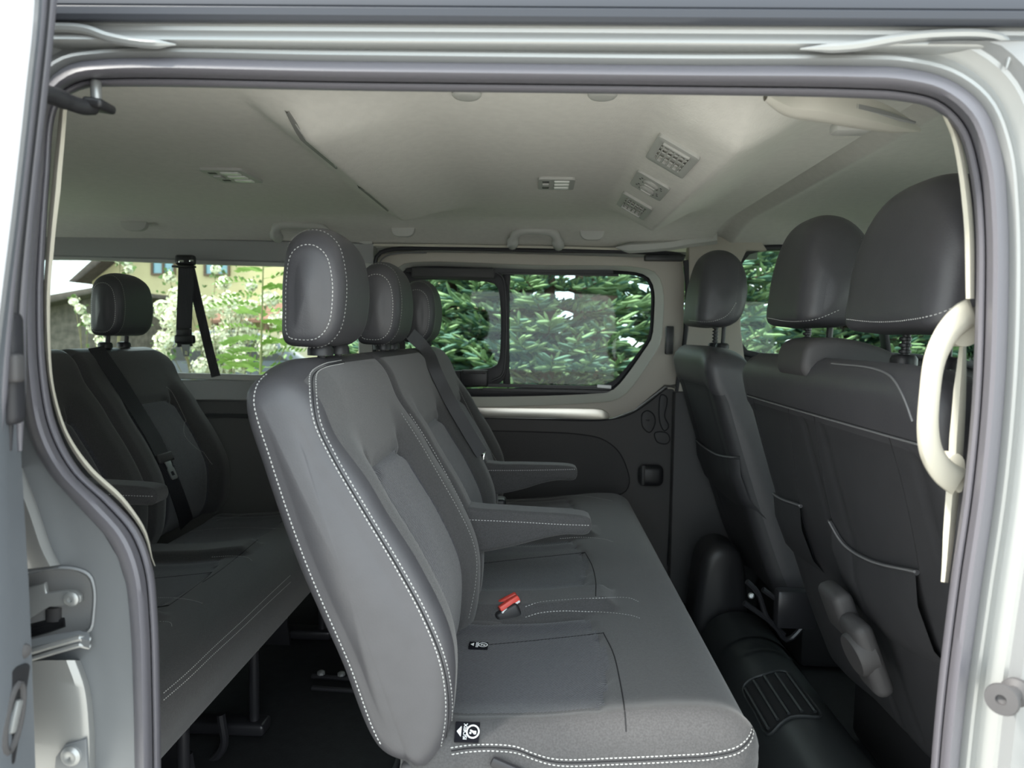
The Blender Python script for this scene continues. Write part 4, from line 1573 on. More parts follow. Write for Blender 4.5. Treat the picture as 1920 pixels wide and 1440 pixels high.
def iso_tag(u, v, L, Wd):
    d = ray(u, v).normalized()
    loc, nrm, _, _ = CB.ray_cast(CAM, d)
    if nrm.dot(d) > 0:
        nrm = -nrm
    ex = (V((1, 0, 0)) - nrm * nrm.x).normalized()
    ey = nrm.cross(ex)
    loc = loc + nrm * 0.003
    Mt = Matrix(((ex.x, ey.x, nrm.x), (ex.y, ey.y, nrm.y), (ex.z, ey.z, nrm.z))).to_4x4()
    g = G()
    g.rbox(loc - nrm * 0.001, (L, Wd, 0.003), 0.0004, 1, Mt)
    tg = g.obj('anchor_tag', mat('woven_black', (0.010, 0.010, 0.013), 0.95, 0, 0.05), bench, label='black woven tag with white child seat anchor marks')
    def put(pts, h=0.0010):
        return [loc + ex * a + ey * b + nrm * h for a, b in pts]
    g = G()
    g.slab(put([(-L * 0.42, 0), (-L * 0.24, -Wd * 0.26), (-L * 0.24, Wd * 0.26)]), nrm * 0.0003)
    g.obj('arrow_mark', WHITE, tg)
    g = G()
    tv, tf = text_geo('ISOFIX', Wd * 0.27)
    g.add([loc + ex * (-q.y - L * 0.06) + ey * (q.x) + nrm * (0.0010 + q.z) for q in tv], tf)
    g.obj('lettering', WHITE, tg, smooth=False)
    g = G()
    R1 = Wd * 0.34
    ring = [(L * 0.24 + R1 * math.cos(a), R1 * math.sin(a)) for a in np.linspace(0, 2 * math.pi, 28)[:-1]]
    ri = [(L * 0.24 + R1 * 0.80 * math.cos(a), R1 * 0.80 * math.sin(a)) for a in np.linspace(0, 2 * math.pi, 28)[:-1]]
    g.slab(put(ring), nrm * 0.0003, 0, [put(ri)])
    g.slab(put([(L * 0.24 + R1 * a, R1 * b) for a, b in ((.5, -.35), (.5, .1), (.1, .1), (-.35, .3), (-.45, .15), (0, -.15), (.2, -.4))]), nrm * 0.0003)
    hc = [(L * 0.24 - R1 * 0.35 + R1 * 0.15 * math.cos(a), -R1 * .2 + R1 * 0.15 * math.sin(a)) for a in np.linspace(0, 2 * math.pi, 12)[:-1]]
    g.slab(put(hc), nrm * 0.0003)
    g.obj('seat_symbol', WHITE, tg, smooth=False)


iso_tag(876, 1374, 0.032, 0.026)
iso_tag(897, 1213, 0.032, 0.024)

# steel frame and feet
for (x, y) in ((0.25, 0.485), (0.25, 0.80), (0.25, 1.30)):
    g = G()
    g.tube([(x, y, 0.29), (x, y, 0.03)], 0.011, 12)
    lg = g.obj('leg', METAL_BK, bench)
    g = G()
    g.rbox((x - 0.10, y, 0.018), (0.26, 0.05, 0.028), 0.008, 3)
    g.obj('foot', METAL_BK, lg)
for y in (0.66, 1.25):
    g = G()
    g.slab([V((0.14, y, 0.29)), V((-0.16, y, 0.29)), V((-0.22, y, 0.0)), V((-0.10, y, 0.0)), V((0.02, y, 0.12)), V((0.10, y, 0.0)), V((0.18, y, 0.0))], (0, 0.012, 0), 0.001)
    pl = g.obj('side_plate', METAL_BK, bench)
    for q in ((0.06, 0.16), (-0.05, 0.10)):
        g = G()
        g.lathe([(0.009, 0), (0.009, 0.005), (0.005, 0.007), (0.0005, 0.007)], (q[0], y, q[1]), (0, -1, 0), 10)
        g.obj('bolt', STEEL, pl)
g = G()
g.tube([(-0.10, 0.17, 0.255), (-0.10, 1.50, 0.255)], 0.014, 10)
g.tube([(0.18, 0.17, 0.255), (0.18, 1.50, 0.255)], 0.014, 10)
g.obj('cross_tube', METAL_BK, bench)
for y in (0.56, 0.70):
    g = G()
    q = cat([(0.22, y, 0.16), (0.225, y, 0.09), (0.19, y, 0.05), (0.15, y, 0.03)], 14)
    g.tube([V(p) for p in q], 0.009, 8)
    g.obj('latch_hook', METAL_BK, bench)
# recliner cover at the near end
g = G()
g.rbox((-0.11, 0.150, 0.315), (0.12, 0.02, 0.06), 0.012, 3, Matrix.Rotation(math.radians(-10), 4, 'Y'))
rc = g.obj('recliner_cover', DKGREY, bench)
g = G()
g.rbox((-0.005, 0.128, 0.335), (0.10, 0.008, 0.014), 0.004, 2, Matrix.Rotation(math.radians(22), 4, 'Y'))
g.obj('recliner_lever', METAL_BK, rc)


def kids(o):
    return [c for c in bpy.data.objects if c.parent is o]


def copy_tree(o, parent=None):
    c = o.copy()
    COL.objects.link(c)
    if parent:
        c.parent = parent
    for ch in kids(o):
        copy_tree(ch, c)
    return c


R3 = V((-0.872, -0.035, -0.062))
bench3 = copy_tree(bench)
bench3.location = V(bench.location) + R3
bench3['label'] = 'three-place black bench in the third row, dark and farther back at left'
for o_ in (bench, bench3):
    o_['group'] = 'rear bench seats'
for ch in kids(bench3):
    if ch.name.startswith('headrest'):
        ch.location = (0.012, 0, 0.066)
        for c2 in kids(ch):
            if c2.name.startswith('post_collar'):
                c2.location = (-0.028, 0, -0.023)
            elif c2.name.startswith('post'):
                c2.scale = (1, 1, 1.9)
                c2.location = (-0.022, 0, -0.800)
arms3 = sorted([ch for ch in kids(bench3) if ch.name.startswith('armrest')], key=lambda o: o.data.vertices[0].co.y)
arms3[0].location = (-0.012, 0.10, 0.080)
for c2 in kids(arms3[1]):
    bpy.data.objects.remove(c2)
bpy.data.objects.remove(arms3[1])
for ch in kids(bench3):
    if ch.name.startswith('anchor_tag') or ch.name.startswith('belt_buckle') or ch.name.startswith('recliner'):
        for c2 in kids(ch):
            bpy.data.objects.remove(c2)
        bpy.data.objects.remove(ch)
    elif ch.name.startswith('leg') or ch.name.startswith('side_plate') or ch.name.startswith('latch_hook'):
        for c2 in kids(ch):
            if c2.name.startswith('foot'):
                c2.location = (0, 0, 0.062)

cush3 = [ch for ch in kids(bench3) if ch.name.startswith('cushion')][0]
stitches(cush3, CB, [[(306, 1300), (350, 1262), (400, 1214), (450, 1168), (500, 1120), (545, 1078)], [(306, 1313), (350, 1275), (400, 1227), (450, 1181), (500, 1133), (545, 1091)], [(296, 1121), (330, 1122), (360, 1126), (380, 1132)], [(352, 998), (400, 992), (460, 990), (530, 992)]], [[(483, 1012), (450, 1040), (415, 1068), (380, 1092)]], shift=R3)
backs3 = sorted([ch for ch in kids(bench3) if ch.name.startswith('backrest')], key=lambda o: o.data.vertices[0].co.y)
for ch in backs3:
    ch.location = (-0.016, 0, 0.045)
stitches(backs3[2], cloth_bvh[2], [[(362, 712), (400, 770), (430, 820), (448, 865), (455, 900), (450, 930)], [(305, 842), (320, 880), (335, 925), (343, 965)]], None, shift=R3 + V((-0.016, 0, 0.045)), w=0.0008)

# ---- front seats
def shift_prof(pr, dx, dz=0):
    return [(x + dx, z + dz) for x, z in pr]


FB = [(0.70, 0.16), (0.655, 0.24), (0.588, 0.42), (0.535, 0.58), (0.492, 0.72), (0.466, 0.81), (0.462, 0.842), (0.478, 0.864), (0.520, 0.868), (0.565, 0.850), (0.600, 0.79), (0.645, 0.69), (0.690, 0.58), (0.735, 0.46), (0.775, 0.34), (0.80, 0.22), (0.79, 0.16)]


def front_disp(seams, zs):
    def f(x, z, nx, nz, y, t):
        if nx > -0.2:
            return 0
        o = 0.006 * sstep(zs - 0.012, zs + 0.004, z)
        for ys0 in seams:
            if z < zs:
                o -= 0.004 * math.exp(-((y - ys0) / 0.006) ** 2)
        o -= 0.010 * sstep(0.55, 0.3, z) * sstep(0.1, 0.3, t) * sstep(0.9, 0.7, t)
        return o
    return f


def zg_front(y0, y1):
    def f(t):
        w = y1 - y0
        a = max(0, 1 - t * w / 0.10)
        b = max(0, 1 - (1 - t) * w / 0.07)
        return 1 - 0.040 * a ** 1.8 - 0.03 * b ** 1.8
    return f


def zone_front(x, z, nx, nz, y, t, cap):
    if z > 0.765 or cap:
        return 'leather'
    return 'cover' if nx < 0 else 'cloth'


VINYL = mat('dark_vinyl_back', (0.040, 0.040, 0.044), 0.55, 0, 0.45, bump=0.1, bscale=500, var=0.05, vscale=25)


def front_backrest(root, y0, y1, seams, dx=0.0, dz=0.0, nst=60):
    v_, f_, z_ = soft_body(FB, y0, y1, 0.032, 130, nst, zg=zg_front(y0, y1), disp=front_disp(seams, 0.768), zone=zone_front, bulge=0.006)
    v_ = [(a + dx, b, c + dz) for a, b, c in v_]
    zz = split_zones(v_, f_, z_)
    bo = obj('backrest', *zz['leather'], LEATHER, root, label='leather upper shell')
    obj('back_panel', *zz['cover'], VINYL, bo)
    obj('backrest_cover', *zz['cloth'], CLOTH, bo)
    return bo, bvh_of(v_, f_)


pas = thing('front_bench', 'dark double front passenger seat seen from behind with two headrests', 'car seat', (0.65, 0.48, 0.0))
pb, pbv = front_backrest(pas, 0.095, 0.885, (0.47, 0.55, 0.16))
drv = thing('driver_seat', 'dark single front seat with one headrest beyond the double seat', 'car seat', (0.62, 1.36, 0.0))
db, dbv = front_backrest(drv, 1.115, 1.60, (1.2, 1.52), dx=-0.02, dz=0.01, nst=36)
stitches(pb, pbv, [], [[(1397, 738), (1480, 762), (1600, 796), (1720, 830)], [(1412, 748), (1430, 830), (1445, 920)], [(1478, 765), (1488, 850), (1500, 950), (1530, 1060)], [(1526, 778), (1545, 900), (1570, 1010), (1600, 1100)], [(1666, 815), (1690, 900), (1710, 990), (1724, 1070)]])
g = G()
run = trace(pbv, [(1398, 741), (1480, 765), (1600, 799), (1722, 833)], off=0.0008)
g.tube([p for p, n in run], 0.0016, 6)
g.obj('piping', PIPING, pb)
g = G()
run = trace(pbv, [(1560, 682), (1640, 692), (1672, 708), (1695, 745), (1712, 790)], off=0.0006)
g.tube([p for p, n in run], 0.0016, 6)
g.obj('piping', PIPING, pb)


def pocket(root, bvh, rim, depth, name='pocket'):
    """sagging map pocket: a rim roll and the cloth below it standing off the back panel"""
    run = trace(bvh, rim, off=0.004)
    if len(run) < 3:
        return
    g = G()
    g.tube([p for p, n in run], 0.0042, 8)
    rows = []
    for p, n in run:
        rows.append([p + V((-0.002, 0, 0.001)), p + V((0.004, 0, -depth * 0.3)), p + V((0.03, 0, -depth * 0.7)), p + V((0.075, 0, -depth))])
    g.grid(rows)
    po = g.obj('map_pocket', VINYL, root)
    g = G()
    g.tube([p + V((-0.003, 0, 0.001)) for p, n in run], 0.0020, 6)
    g.obj('pocket_rim', PIPING, po)


pocket(pas, pbv, [(1560, 976), (1590, 1022), (1640, 1052), (1724, 1072)], 0.16)
pocket(pas, pbv, [(1437, 902), (1460, 930), (1505, 948)], 0.16)
pocket(drv, dbv, [(1296, 812), (1320, 836), (1352, 854), (1388, 858)], 0.16)


def front_head(root, cx, cy, cz, w, sc, tilt, stl):
    hv, hf, hz = head_geo(cx, cy, cz, w, tilt, sc, 90)
    ho = obj('headrest', hv, hf, LEATHER, root)
    head_faces[ho.name] = hf
    hb = bvh_of(hv, hf)
    run = []
    for k in range(40):
        f_ = k / 39
        zz_ = cz + sc * (-0.082 + 0.150 * f_)
        xx_ = cx + sc * 0.026 + (zz_ - cz) * math.sin(tilt)
        loc, nrm, _, _ = hb.ray_cast(V((xx_, cy - w, zz_)), V((0, 1, 0)))
        if loc:
            run.append((loc + nrm * 0.0006, nrm if nrm.y < 0 else -nrm))
    g = G()
    stitch_geo(g, run)
    g.obj('stitching', THREAD, ho, smooth=False, kind='stuff')
    for ln in stl:
        stitches(ho, hb, [ln], None, w=0.0008)
    return ho


hB = front_head(pas, 0.556, 0.285, 1.020, 0.285, 1.17, 0.12, ([(1584, 598), (1640, 603), (1700, 600), (1760, 588), (1812, 564)],))
posts(hB, pas, 0.548, 0.285, 0.872, 0.935, 0.055, True)
hA = front_head(pas, 0.552, 0.690, 1.034, 0.240, 1.17, 0.12, ([(1440, 596), (1480, 602), (1530, 598), (1576, 580)],))
posts(hA, pas, 0.552, 0.690, 0.872, 0.935, 0.055, True)
hD = front_head(drv, 0.512, 1.36, 1.045, 0.235, 1.20, 0.12, ([(1292, 600), (1330, 603), (1362, 592), (1382, 565)],))
posts(hD, drv, 0.525, 1.36, 0.88, 0.945, 0.045, True)

# belt guide hump on top of the double backrest
v_, f_, z_ = soft_body([(0.452, 0.842), (0.448, 0.875), (0.458, 0.897), (0.485, 0.906), (0.54, 0.902), (0.60, 0.882), (0.64, 0.85), (0.58, 0.84)], 0.47, 0.61, 0.012, 50, 12, bulge=0.003)
obj('belt_guide', v_, f_, DKGREY, pas)
# release handle covers low on the back
Mrc = Matrix.Rotation(math.radians(-22), 4, 'Y')
g = G()
g.rbox(P(1576, 1142, y=0.50), (0.036, 0.085, 0.085), 0.014, 4, Mrc)
rh = g.obj('release_cover', DKGREY, pas)
g = G()
g.rbox(P(1624, 1226, y=0.43), (0.034, 0.075, 0.130), 0.016, 4, Mrc)
rh = g.obj('release_cover', DKGREY, pas)
g = G()
q = P(1618, 1222, y=0.425)
g.lathe([(0.036, -0.01), (0.036, 0.016), (0.033, 0.020), (0.0005, 0.020)], q, (-0.92, -0.05, -0.36), 26)
g.obj('release_knob', DKGREY, rh)
# cushions and bases of the front seats (mostly hidden)
for root, y0, y1 in ((pas, 0.12, 0.87), (drv, 1.13, 1.59)):
    v_, f_, z_ = soft_body([(0.70, 0.30), (0.70, 0.40), (0.80, 0.42), (1.02, 0.44), (1.12, 0.43), (1.15, 0.38), (1.12, 0.30), (0.9, 0.28)], y0, y1, 0.035, 50, 12)
    obj('cushion', v_, f_, CLOTH, root)
    g = G()
    g.rbox((0.935, (y0 + y1) / 2, 0.15), (0.42, y1 - y0 - 0.05, 0.28), 0.02, 2)
    g.obj('seat_base', BLACK, root)
# black steel under-frame bits between the front seats
frm = thing('seat_underframe', 'black steel seat underframe with bolts beside the driver seat', 'seat frame', tuple(P(1450, 1160, y=1.15)))
g = G()
for pts in ([(1400, 1090), (1420, 1110), (1440, 1160), (1470, 1190)], [(1430, 1105), (1480, 1140), (1500, 1150)], [(1395, 1130), (1450, 1170), (1475, 1200), (1510, 1170)]):
    g.tube([P(u, v, y=1.06) for u, v in cat(pts, 14)], 0.007, 8)
g.obj('frame_rod', METAL_BK, frm)
for u, v in ((1408, 1117),):
    g = G()
    g.lathe([(0.008, 0), (0.008, 0.005), (0.005, 0.008), (0.0005, 0.008)], P(u, v, y=1.08), (-0.2, -1, 0.3), 10)
    g.obj('bolt', STEEL, frm)
g = G()
g.rbox(P(1490, 1140, y=1.05), (0.10, 0.04, 0.10), 0.01, 2)
g.obj('frame_plate', METAL_BK, frm)
# rounded black cover at the floor
v_, f_, z_ = soft_body([(0.49, 0.0), (0.485, 0.21), (0.50, 0.27), (0.54, 0.30), (0.59, 0.29), (0.615, 0.25), (0.615, 0.0)], 1.31, 1.47, 0.035, 60, 12, bulge=0.006)
cov = obj('seat_pedestal_cover', v_, f_, BLACK)
recenter(tag(cov, 'rounded black plastic cover standing on the floor duct near the far door', 'cover'))

# heating duct with grille along the floor under the front seats
duct = thing('heating_duct', 'dark floor duct with slotted grille running under the front seats', 'air duct', (0.57, 0.75, 0.0))
DR = [(0.485, 0.0), (0.493, 0.05), (0.52, 0.092), (0.565, 0.112), (0.615, 0.110), (0.66, 0.085), (0.685, 0.045), (0.69, 0.0)]
dq = cat(DR, 22)
g = G()
g.grid([[V((x, y, z)) for x, z in dq] for y in np.linspace(0.08, 1.28, 30)])
g.obj('duct_body', DUCT, duct)
dub = bvh_of(g.v, g.f)
g = G()
g.grid([[V((0.585 + (x - 0.585) * 1.05, y, z * 1.05)) for x, z in dq] for y in (1.02, 1.028)])
g.grid([[V((0.585 + (x - 0.585) * 1.05, y, z * 1.05)) for x, z in dq] for y in (1.10, 1.27)])
g.obj('duct_collar', DUCT, duct)


def duct_pt(s, y, h=0.002):
    a = dq[int(min(21, max(0, s * 21)))]
    i = min(20, max(0, int(s * 21)))
    f_ = s * 21 - i
    x, z = dq[i] * (1 - f_) + dq[min(21, i + 1)] * f_
    tx, tz = dq[min(21, i + 1)] - dq[i]
    l = math.hypot(tx, tz)
    return V((x - tz / l * h, y, z + tx / l * h))


yc0, yc1 = 0.72, 0.90
g = G()
g.grid([[duct_pt(0.20 + 0.36 * j / 10, yc0 + (yc1 - yc0) * k / 10, 0.0015) for j in range(11)] for k in range(11)])
gr = g.obj('grille_recess', SEAM, duct)
g = G()
ring = [(s_, y_) for s_, y_ in [(0.20, yc0), (0.38, yc0 - 0.004), (0.56, yc0), (0.565, (yc0 + yc1) / 2), (0.56, yc1), (0.38, yc1 + 0.004), (0.20, yc1), (0.195, (yc0 + yc1) / 2)]]
g.tube([duct_pt(s, y, 0.003) for s, y in cat(ring, 48, True)], 0.0035, 6, closed=True)
g.obj('grille_frame', DUCT, duct)
for k in range(5):
    s = 0.23 + 0.30 * k / 4
    g = G()
    g.tube([duct_pt(s, y, 0.005) for y in np.linspace(yc0 + 0.006, yc1 - 0.006, 8)], 0.0042, 6)
    g.obj('slat', DUCT, duct)

# cream grab handle on the near pillar
gh = thing('pillar_grab_handle', 'cream curved grab handle on the front pillar inside the doorway', 'grab handle', tuple(P(1775, 745, y=0.03)))
q = cat([(1826, 585), (1808, 592), (1778, 622), (1754, 670), (1743, 740), (1740, 810), (1748, 852), (1770, 885), (1800, 905)], 60)
g = G()
rows = []
for k, (u, v) in enumerate(q):
    t = q[min(k + 1, 59)] - q[max(k - 1, 0)]
    t /= np.linalg.norm(t)
    nrm = np.array((t[1], -t[0]))
    f_ = k / 59
    w = 20 + 8 * (abs(f_ - 0.5) * 2) ** 2
    y = 0.06 - 0.035 * math.sin(math.pi * min(1, max(0, f_ * 1.0)))
    ring = []
    for j in range(14):
        a = 2 * math.pi * j / 14
        ca, sa = math.copysign(abs(math.cos(a)) ** 0.8, math.cos(a)), math.copysign(abs(math.sin(a)) ** 0.8, math.sin(a))
        p = P(u + nrm[0] * w * ca, v + nrm[1] * w * ca, y=y + 0.013 * sa)
        ring.append(p)
    rows.append(ring)
g.grid(rows, cv=True)
n_ = len(g.v)
g.f.append(tuple(range(14)))
g.f.append(tuple(n_ - 14 + k for k in reversed(range(14))))
g.obj('grip', CREAM, gh)
for pts in ([(1800, 600), (1830, 575), (1832, 640), (1806, 650), (1788, 640)], [(1770, 880), (1790, 850), (1808, 860), (1802, 925), (1780, 905)]):
    g = G()
    g.slab(pxs(cat(pts, 30, True), 0.055), (0, 0.02, 0), 0.006)
    g.obj('mount', CREAM, gh)

# ================================================================== SEAT BELTS
def belt_on(name, label, px_path, shift, bvh, w, offs=0.006, wdir=(0, 1, 0)):
    run = trace(bvh, px_path, step=8, off=offs, shift=shift)
    return run


# belt across the third row, lying on the backrests
b3 = thing('seat_belt', 'black seat belt with steel tongue lying diagonally across the third row backrest', 'seat belt', tuple(P(290, 830, y=0.9)), 'seat belts')
shift = R3 + V((-0.016, 0, 0.045))
run = trace(ALLB, [(166, 645), (172, 655), (210, 712), (250, 775), (285, 832), (310, 890), (330, 945), (345, 985)], step=7, off=0.010, shift=shift)
pts = [p for p, n in run]
if len(pts) > 4:
    sm = cat([p[:] for p in pts[::max(1, len(pts) // 7)]] + [pts[-1][:]], 40)
    g = G()
    g.strap([V(p) + V((0.004, 0, 0)) for p in sm], (0.25, 1.0, 0.25), 0.046, 0.0016)
    g.obj('webbing', WEBBING, b3)
    k = 22
    ctr = V(sm[k]) + V((0.010, 0, 0))
    tdir = (V(sm[k + 2]) - V(sm[k - 2])).normalized()
    wd = V((0.1, 1, 0.2)); wd = (wd - tdir * wd.dot(tdir)).normalized()
    nn = tdir.cross(wd)
    Mt = Matrix(((wd.x, tdir.x, nn.x), (wd.y, tdir.y, nn.y), (wd.z, tdir.z, nn.z))).to_4x4()
    g = G()
    g.rbox(ctr, (0.060, 0.026, 0.010), 0.004, 3, Mt)
    tg = g.obj('tongue_grip', DKGREY, b3)
    g = G()
    loop = [ctr + wd * a + tdir * b for a, b in ((-.012, .012), (.012, .012), (.010, .030), (.013, .034), (.013, .060), (.009, .065), (-.009, .065), (-.013, .060), (-.013, .034), (-.010, .030))]
    hol = [ctr + wd * a + tdir * b for a, b in ((-.006, .042), (.006, .042), (.006, .054), (-.006, .054))]
    g.slab(loop, nn * 0.003, 0.0006, [hol])
    g.obj('steel_tongue', STEEL, tg)

# belt hanging from the far rail beside the rear window
b4 = thing('seat_belt', 'black seat belt hanging in two strands in front of the rear side window', 'seat belt', tuple(P(350, 500, y=1.64)), 'seat belts')
g = G()
a = P(348, 488, y=1.64)
g.rbox(a, (0.066, 0.03, 0.036), 0.010, 3)
an = g.obj('belt_anchor', BLACK, b4)
g = G()
g.rbox(P(340, 490, y=1.622), (0.018, 0.004, 0.008), 0.001)
g.rbox(P(359, 489, y=1.622), (0.014, 0.004, 0.007), 0.001)
g.obj('anchor_bolt', CHROME, an)
g = G()
g.rbox(P(345, 500, y=1.63), (0.080, 0.016, 0.008), 0.003, 2)
g.obj('belt_loop', BLACK, an)
g = G()
g.strap([P(u, v, y=1.635) for u, v in cat([(349, 502), (348, 540), (346, 590), (345, 625), (347, 650)], 20)], (1, 0.2, 0), 0.050, 0.003)
g.strap([P(u, v, y=1.655) for u, v in cat([(356, 500), (366, 545), (380, 605), (393, 660), (405, 706)], 20)], (1, 0.3, 0), 0.030, 0.002)
g.obj('webbing', WEBBING, b4)
g = G()
g.rbox(P(347, 636, y=1.625), (0.068, 0.02, 0.030), 0.007, 3)
g.rbox(P(345, 624, y=1.628), (0.052, 0.016, 0.030), 0.006, 3)
tg = g.obj('tongue_grip', BLACK, b4)
g = G()
loop = [P(u, v, y=1.622) for u, v in ((340, 646), (355, 646), (354, 668), (344, 668))]
hol = [P(u, v, y=1.622) for u, v in ((346, 658), (352, 658), (352, 665), (346, 665))]
g.slab(loop, (0, 0.003, 0), 0, [hol])
g.obj('steel_tongue', STEEL, tg)

# second-row belt from the far shoulder down to the armrest
b2 = thing('seat_belt', 'grey black seat belt running down the second row far backrest to the armrest', 'seat belt', tuple(P(840, 750, y=1.05)), 'seat belts')
run = trace(ALLB, [(772, 652), (790, 660), (806, 700), (832, 752), (860, 800), (884, 840), (902, 868)], step=7, off=0.012)
pts = [p for p, n in run]
sm = cat([P(768, 628, y=1.045)[:]] + [p[:] for p in pts[2::max(1, len(pts) // 6)]], 40)
g = G()
g.strap([V(p) + V((0.003, -0.002, 0.002)) for p in sm], (0.75, 0.6, 0.2), 0.034, 0.0018)
g.obj('webbing', mat('grey_webbing', (0.060, 0.060, 0.066), 0.5, 0, 0.5, bump=0.3, bscale=120), b2)
g = G()
c = P(906, 860, y=1.07)
g.rbox(c, (0.008, 0.03, 0.03), 0.003, 2, Matrix.Rotation(math.radians(10), 4, 'Y'))
g.obj('steel_tongue', CHROME, b2)
g = G()
c = P(933, 945, y=1.12)
g.rbox(c, (0.045, 0.05, 0.035), 0.008, 3)
o_ = g.obj('belt_buckle', BLACK, bench)

# ================================================================== OUTSIDE
GZ = -0.55
PAVE = mat('pale_paving', (0.42, 0.41, 0.385), 0.85, 0, 0.2, var=0.12, vscale=3, bump=0.3, bscale=60)
LAWN = mat('lawn_green', (0.13, 0.165, 0.095), 0.95, 0, 0.1, var=0.35, vscale=5, bump=0.8, bscale=40)
g = G()
g.grid([[V((x, y, GZ)) for y in np.linspace(-26, 1.9, 8)] for x in np.linspace(-30, 30, 8)])
pav = g.obj('trim_2', PAVE, label='pale paved yard on the near side of the van')
struct(pav)
g = G()
g.grid([[V((x, y, GZ)) for y in np.linspace(1.9, 60, 20)] for x in np.linspace(-60, 60, 20)])
struct(g.obj('trim_3', LAWN, label='lawn beyond the van'))

rng = random.Random(5)
BARK = mat('brown_bark', (0.075, 0.055, 0.042), 0.95, 0, 0.1, bump=1.0, bscale=30, var=0.3, vscale=14)
NEEDLE = mat('blue_green_needles', (0.045, 0.105, 0.075), 0.75, 0, 0.25, col2=(0.085, 0.165, 0.12), vscale=5, bump=1.0, bscale=150)
NEEDLE_NEW = mat('fresh_green_needles', (0.12, 0.205, 0.10), 0.75, 0, 0.25, col2=(0.19, 0.29, 0.14), vscale=5, bump=1.0, bscale=150)


def spindles(segs, n=5):
    """many tapered twigs as one vertex/face list; segs = (p0, p1, r)"""
    vs_, fs_ = [], []
    for p0, p1, r in segs:
        d = (p1 - p0)
        L = d.length
        d.normalize()
        a = V((0, 0, 1)) if abs(d.z) < 0.9 else V((1, 0, 0))
        e1 = d.cross(a).normalized()
        e2 = d.cross(e1)
        b = len(vs_)
        for f_, rr in ((0.0, 0.5), (0.25, 1.0), (0.75, 0.9)):
            for k in range(n):
                an = 2 * math.pi * k / n
                vs_.append(tuple(p0 + d * L * f_ + (e1 * math.cos(an) + e2 * math.sin(an)) * r * rr))
        vs_.append(tuple(p1))
        for q in range(2):
            for k in range(n):
                fs_.append((b + q * n + k, b + q * n + (k + 1) % n, b + (q + 1) * n + (k + 1) % n, b + (q + 1) * n + k))
        for k in range(n):
            fs_.append((b + 2 * n + k, b + 2 * n + (k + 1) % n, b + 3 * n))
    return vs_, fs_


def spruce(x, y, h, rad, label, seed, face=-1.0, zmin=0.0, dens=1.0):
    R = random.Random(seed)
    t = thing('spruce_tree', label, 'conifer', (x, y, GZ), 'spruce trees beyond the far windows')
    g = G()
    g.tube([(x, y, GZ), (x + 0.02, y, GZ + h * 0.5), (x, y, GZ + h)], [0.06 + 0.01 * h / 4, 0.045, 0.010], 12)
    g.obj('trunk', BARK, t)
    old, new, br = [], [], []
    z = 0.15
    while z < h * 0.97:
        zw = GZ + z
        L0 = rad * (1 - z / h) ** 0.8 + 0.1
        nb = max(5, int(13 * dens))
        ph = R.random() * 6.28
        for k in range(nb):
            az = ph + 2 * math.pi * k / nb + R.uniform(-.25, .25)
            if math.sin(az) > 0.55:       # far side of the tree: fewer branches
                if R.random() < 0.6:
                    continue
            L = L0 * R.uniform(0.75, 1.12)
            d = V((math.cos(az), math.sin(az), 0))
            side = V((-d.y, d.x, 0))
            pts = []
            for s in range(7):
                f_ = s / 6
                pts.append(V((x, y, GZ + z)) + d * L * f_ + V((0, 0, -0.16 * L * math.sin(f_ * 2.2) + 0.14 * L * f_ * f_)))
            br.append(pts)
            nt = int(L / 0.055)
            for s in range(2, nt):
                f_ = s / nt
                i = min(5, int(f_ * 6))
                p = pts[i].lerp(pts[i + 1], f_ * 6 - i)
                for sg in (-1, 1):
                    ln = (0.10 + 0.30 * L * (1 - f_) * 0.6) * R.uniform(.7, 1.1)
                    dd = (d * R.uniform(.5, .9) + side * sg * R.uniform(.6, 1.0) + V((0, 0, R.uniform(-.15, .40)))).normalized()
                    n2 = max(1, int(ln / 0.10))
                    for q in range(n2):
                        a = p + dd * ln * q / n2
                        b = a + (dd + V((R.uniform(-.2, .2), R.uniform(-.2, .2), R.uniform(-.05, .35)))).normalized() * R.uniform(.11, .18)
                        (new if (q == n2 - 1 and R.random() < 0.62) else old).append((a, b, R.uniform(.010, .015)))
                        if R.random() < 0.75:
                            b2 = a + (dd * .6 + side * R.uniform(-1, 1) + d * .5 + V((0, 0, R.uniform(-.2, .5)))).normalized() * R.uniform(.09, .14)
                            (new if R.random() < 0.40 else old).append((a, b2, R.uniform(.009, .013)))
            tip = pts[-1]
            for q in range(3):
                new.append((pts[5], tip + V((R.uniform(-.05, .05), R.uniform(-.05, .05), R.uniform(-.02, .05))), .012))
        z += R.uniform(0.12, 0.17) / dens
    g = G()
    for p in br:
        g.tube(p, [0.014 - 0.0017 * k for k in range(7)], 5, caps=False)
    g.obj('branches', BARK, t, kind='stuff')
    v_, f_ = spindles(old, 4)
    obj('needle_twigs', v_, f_, NEEDLE, t, kind='stuff')
    v_, f_ = spindles(new, 4)
    obj('fresh_tips', v_, f_, NEEDLE_NEW, t, kind='stuff')
    return len(old) + len(new)


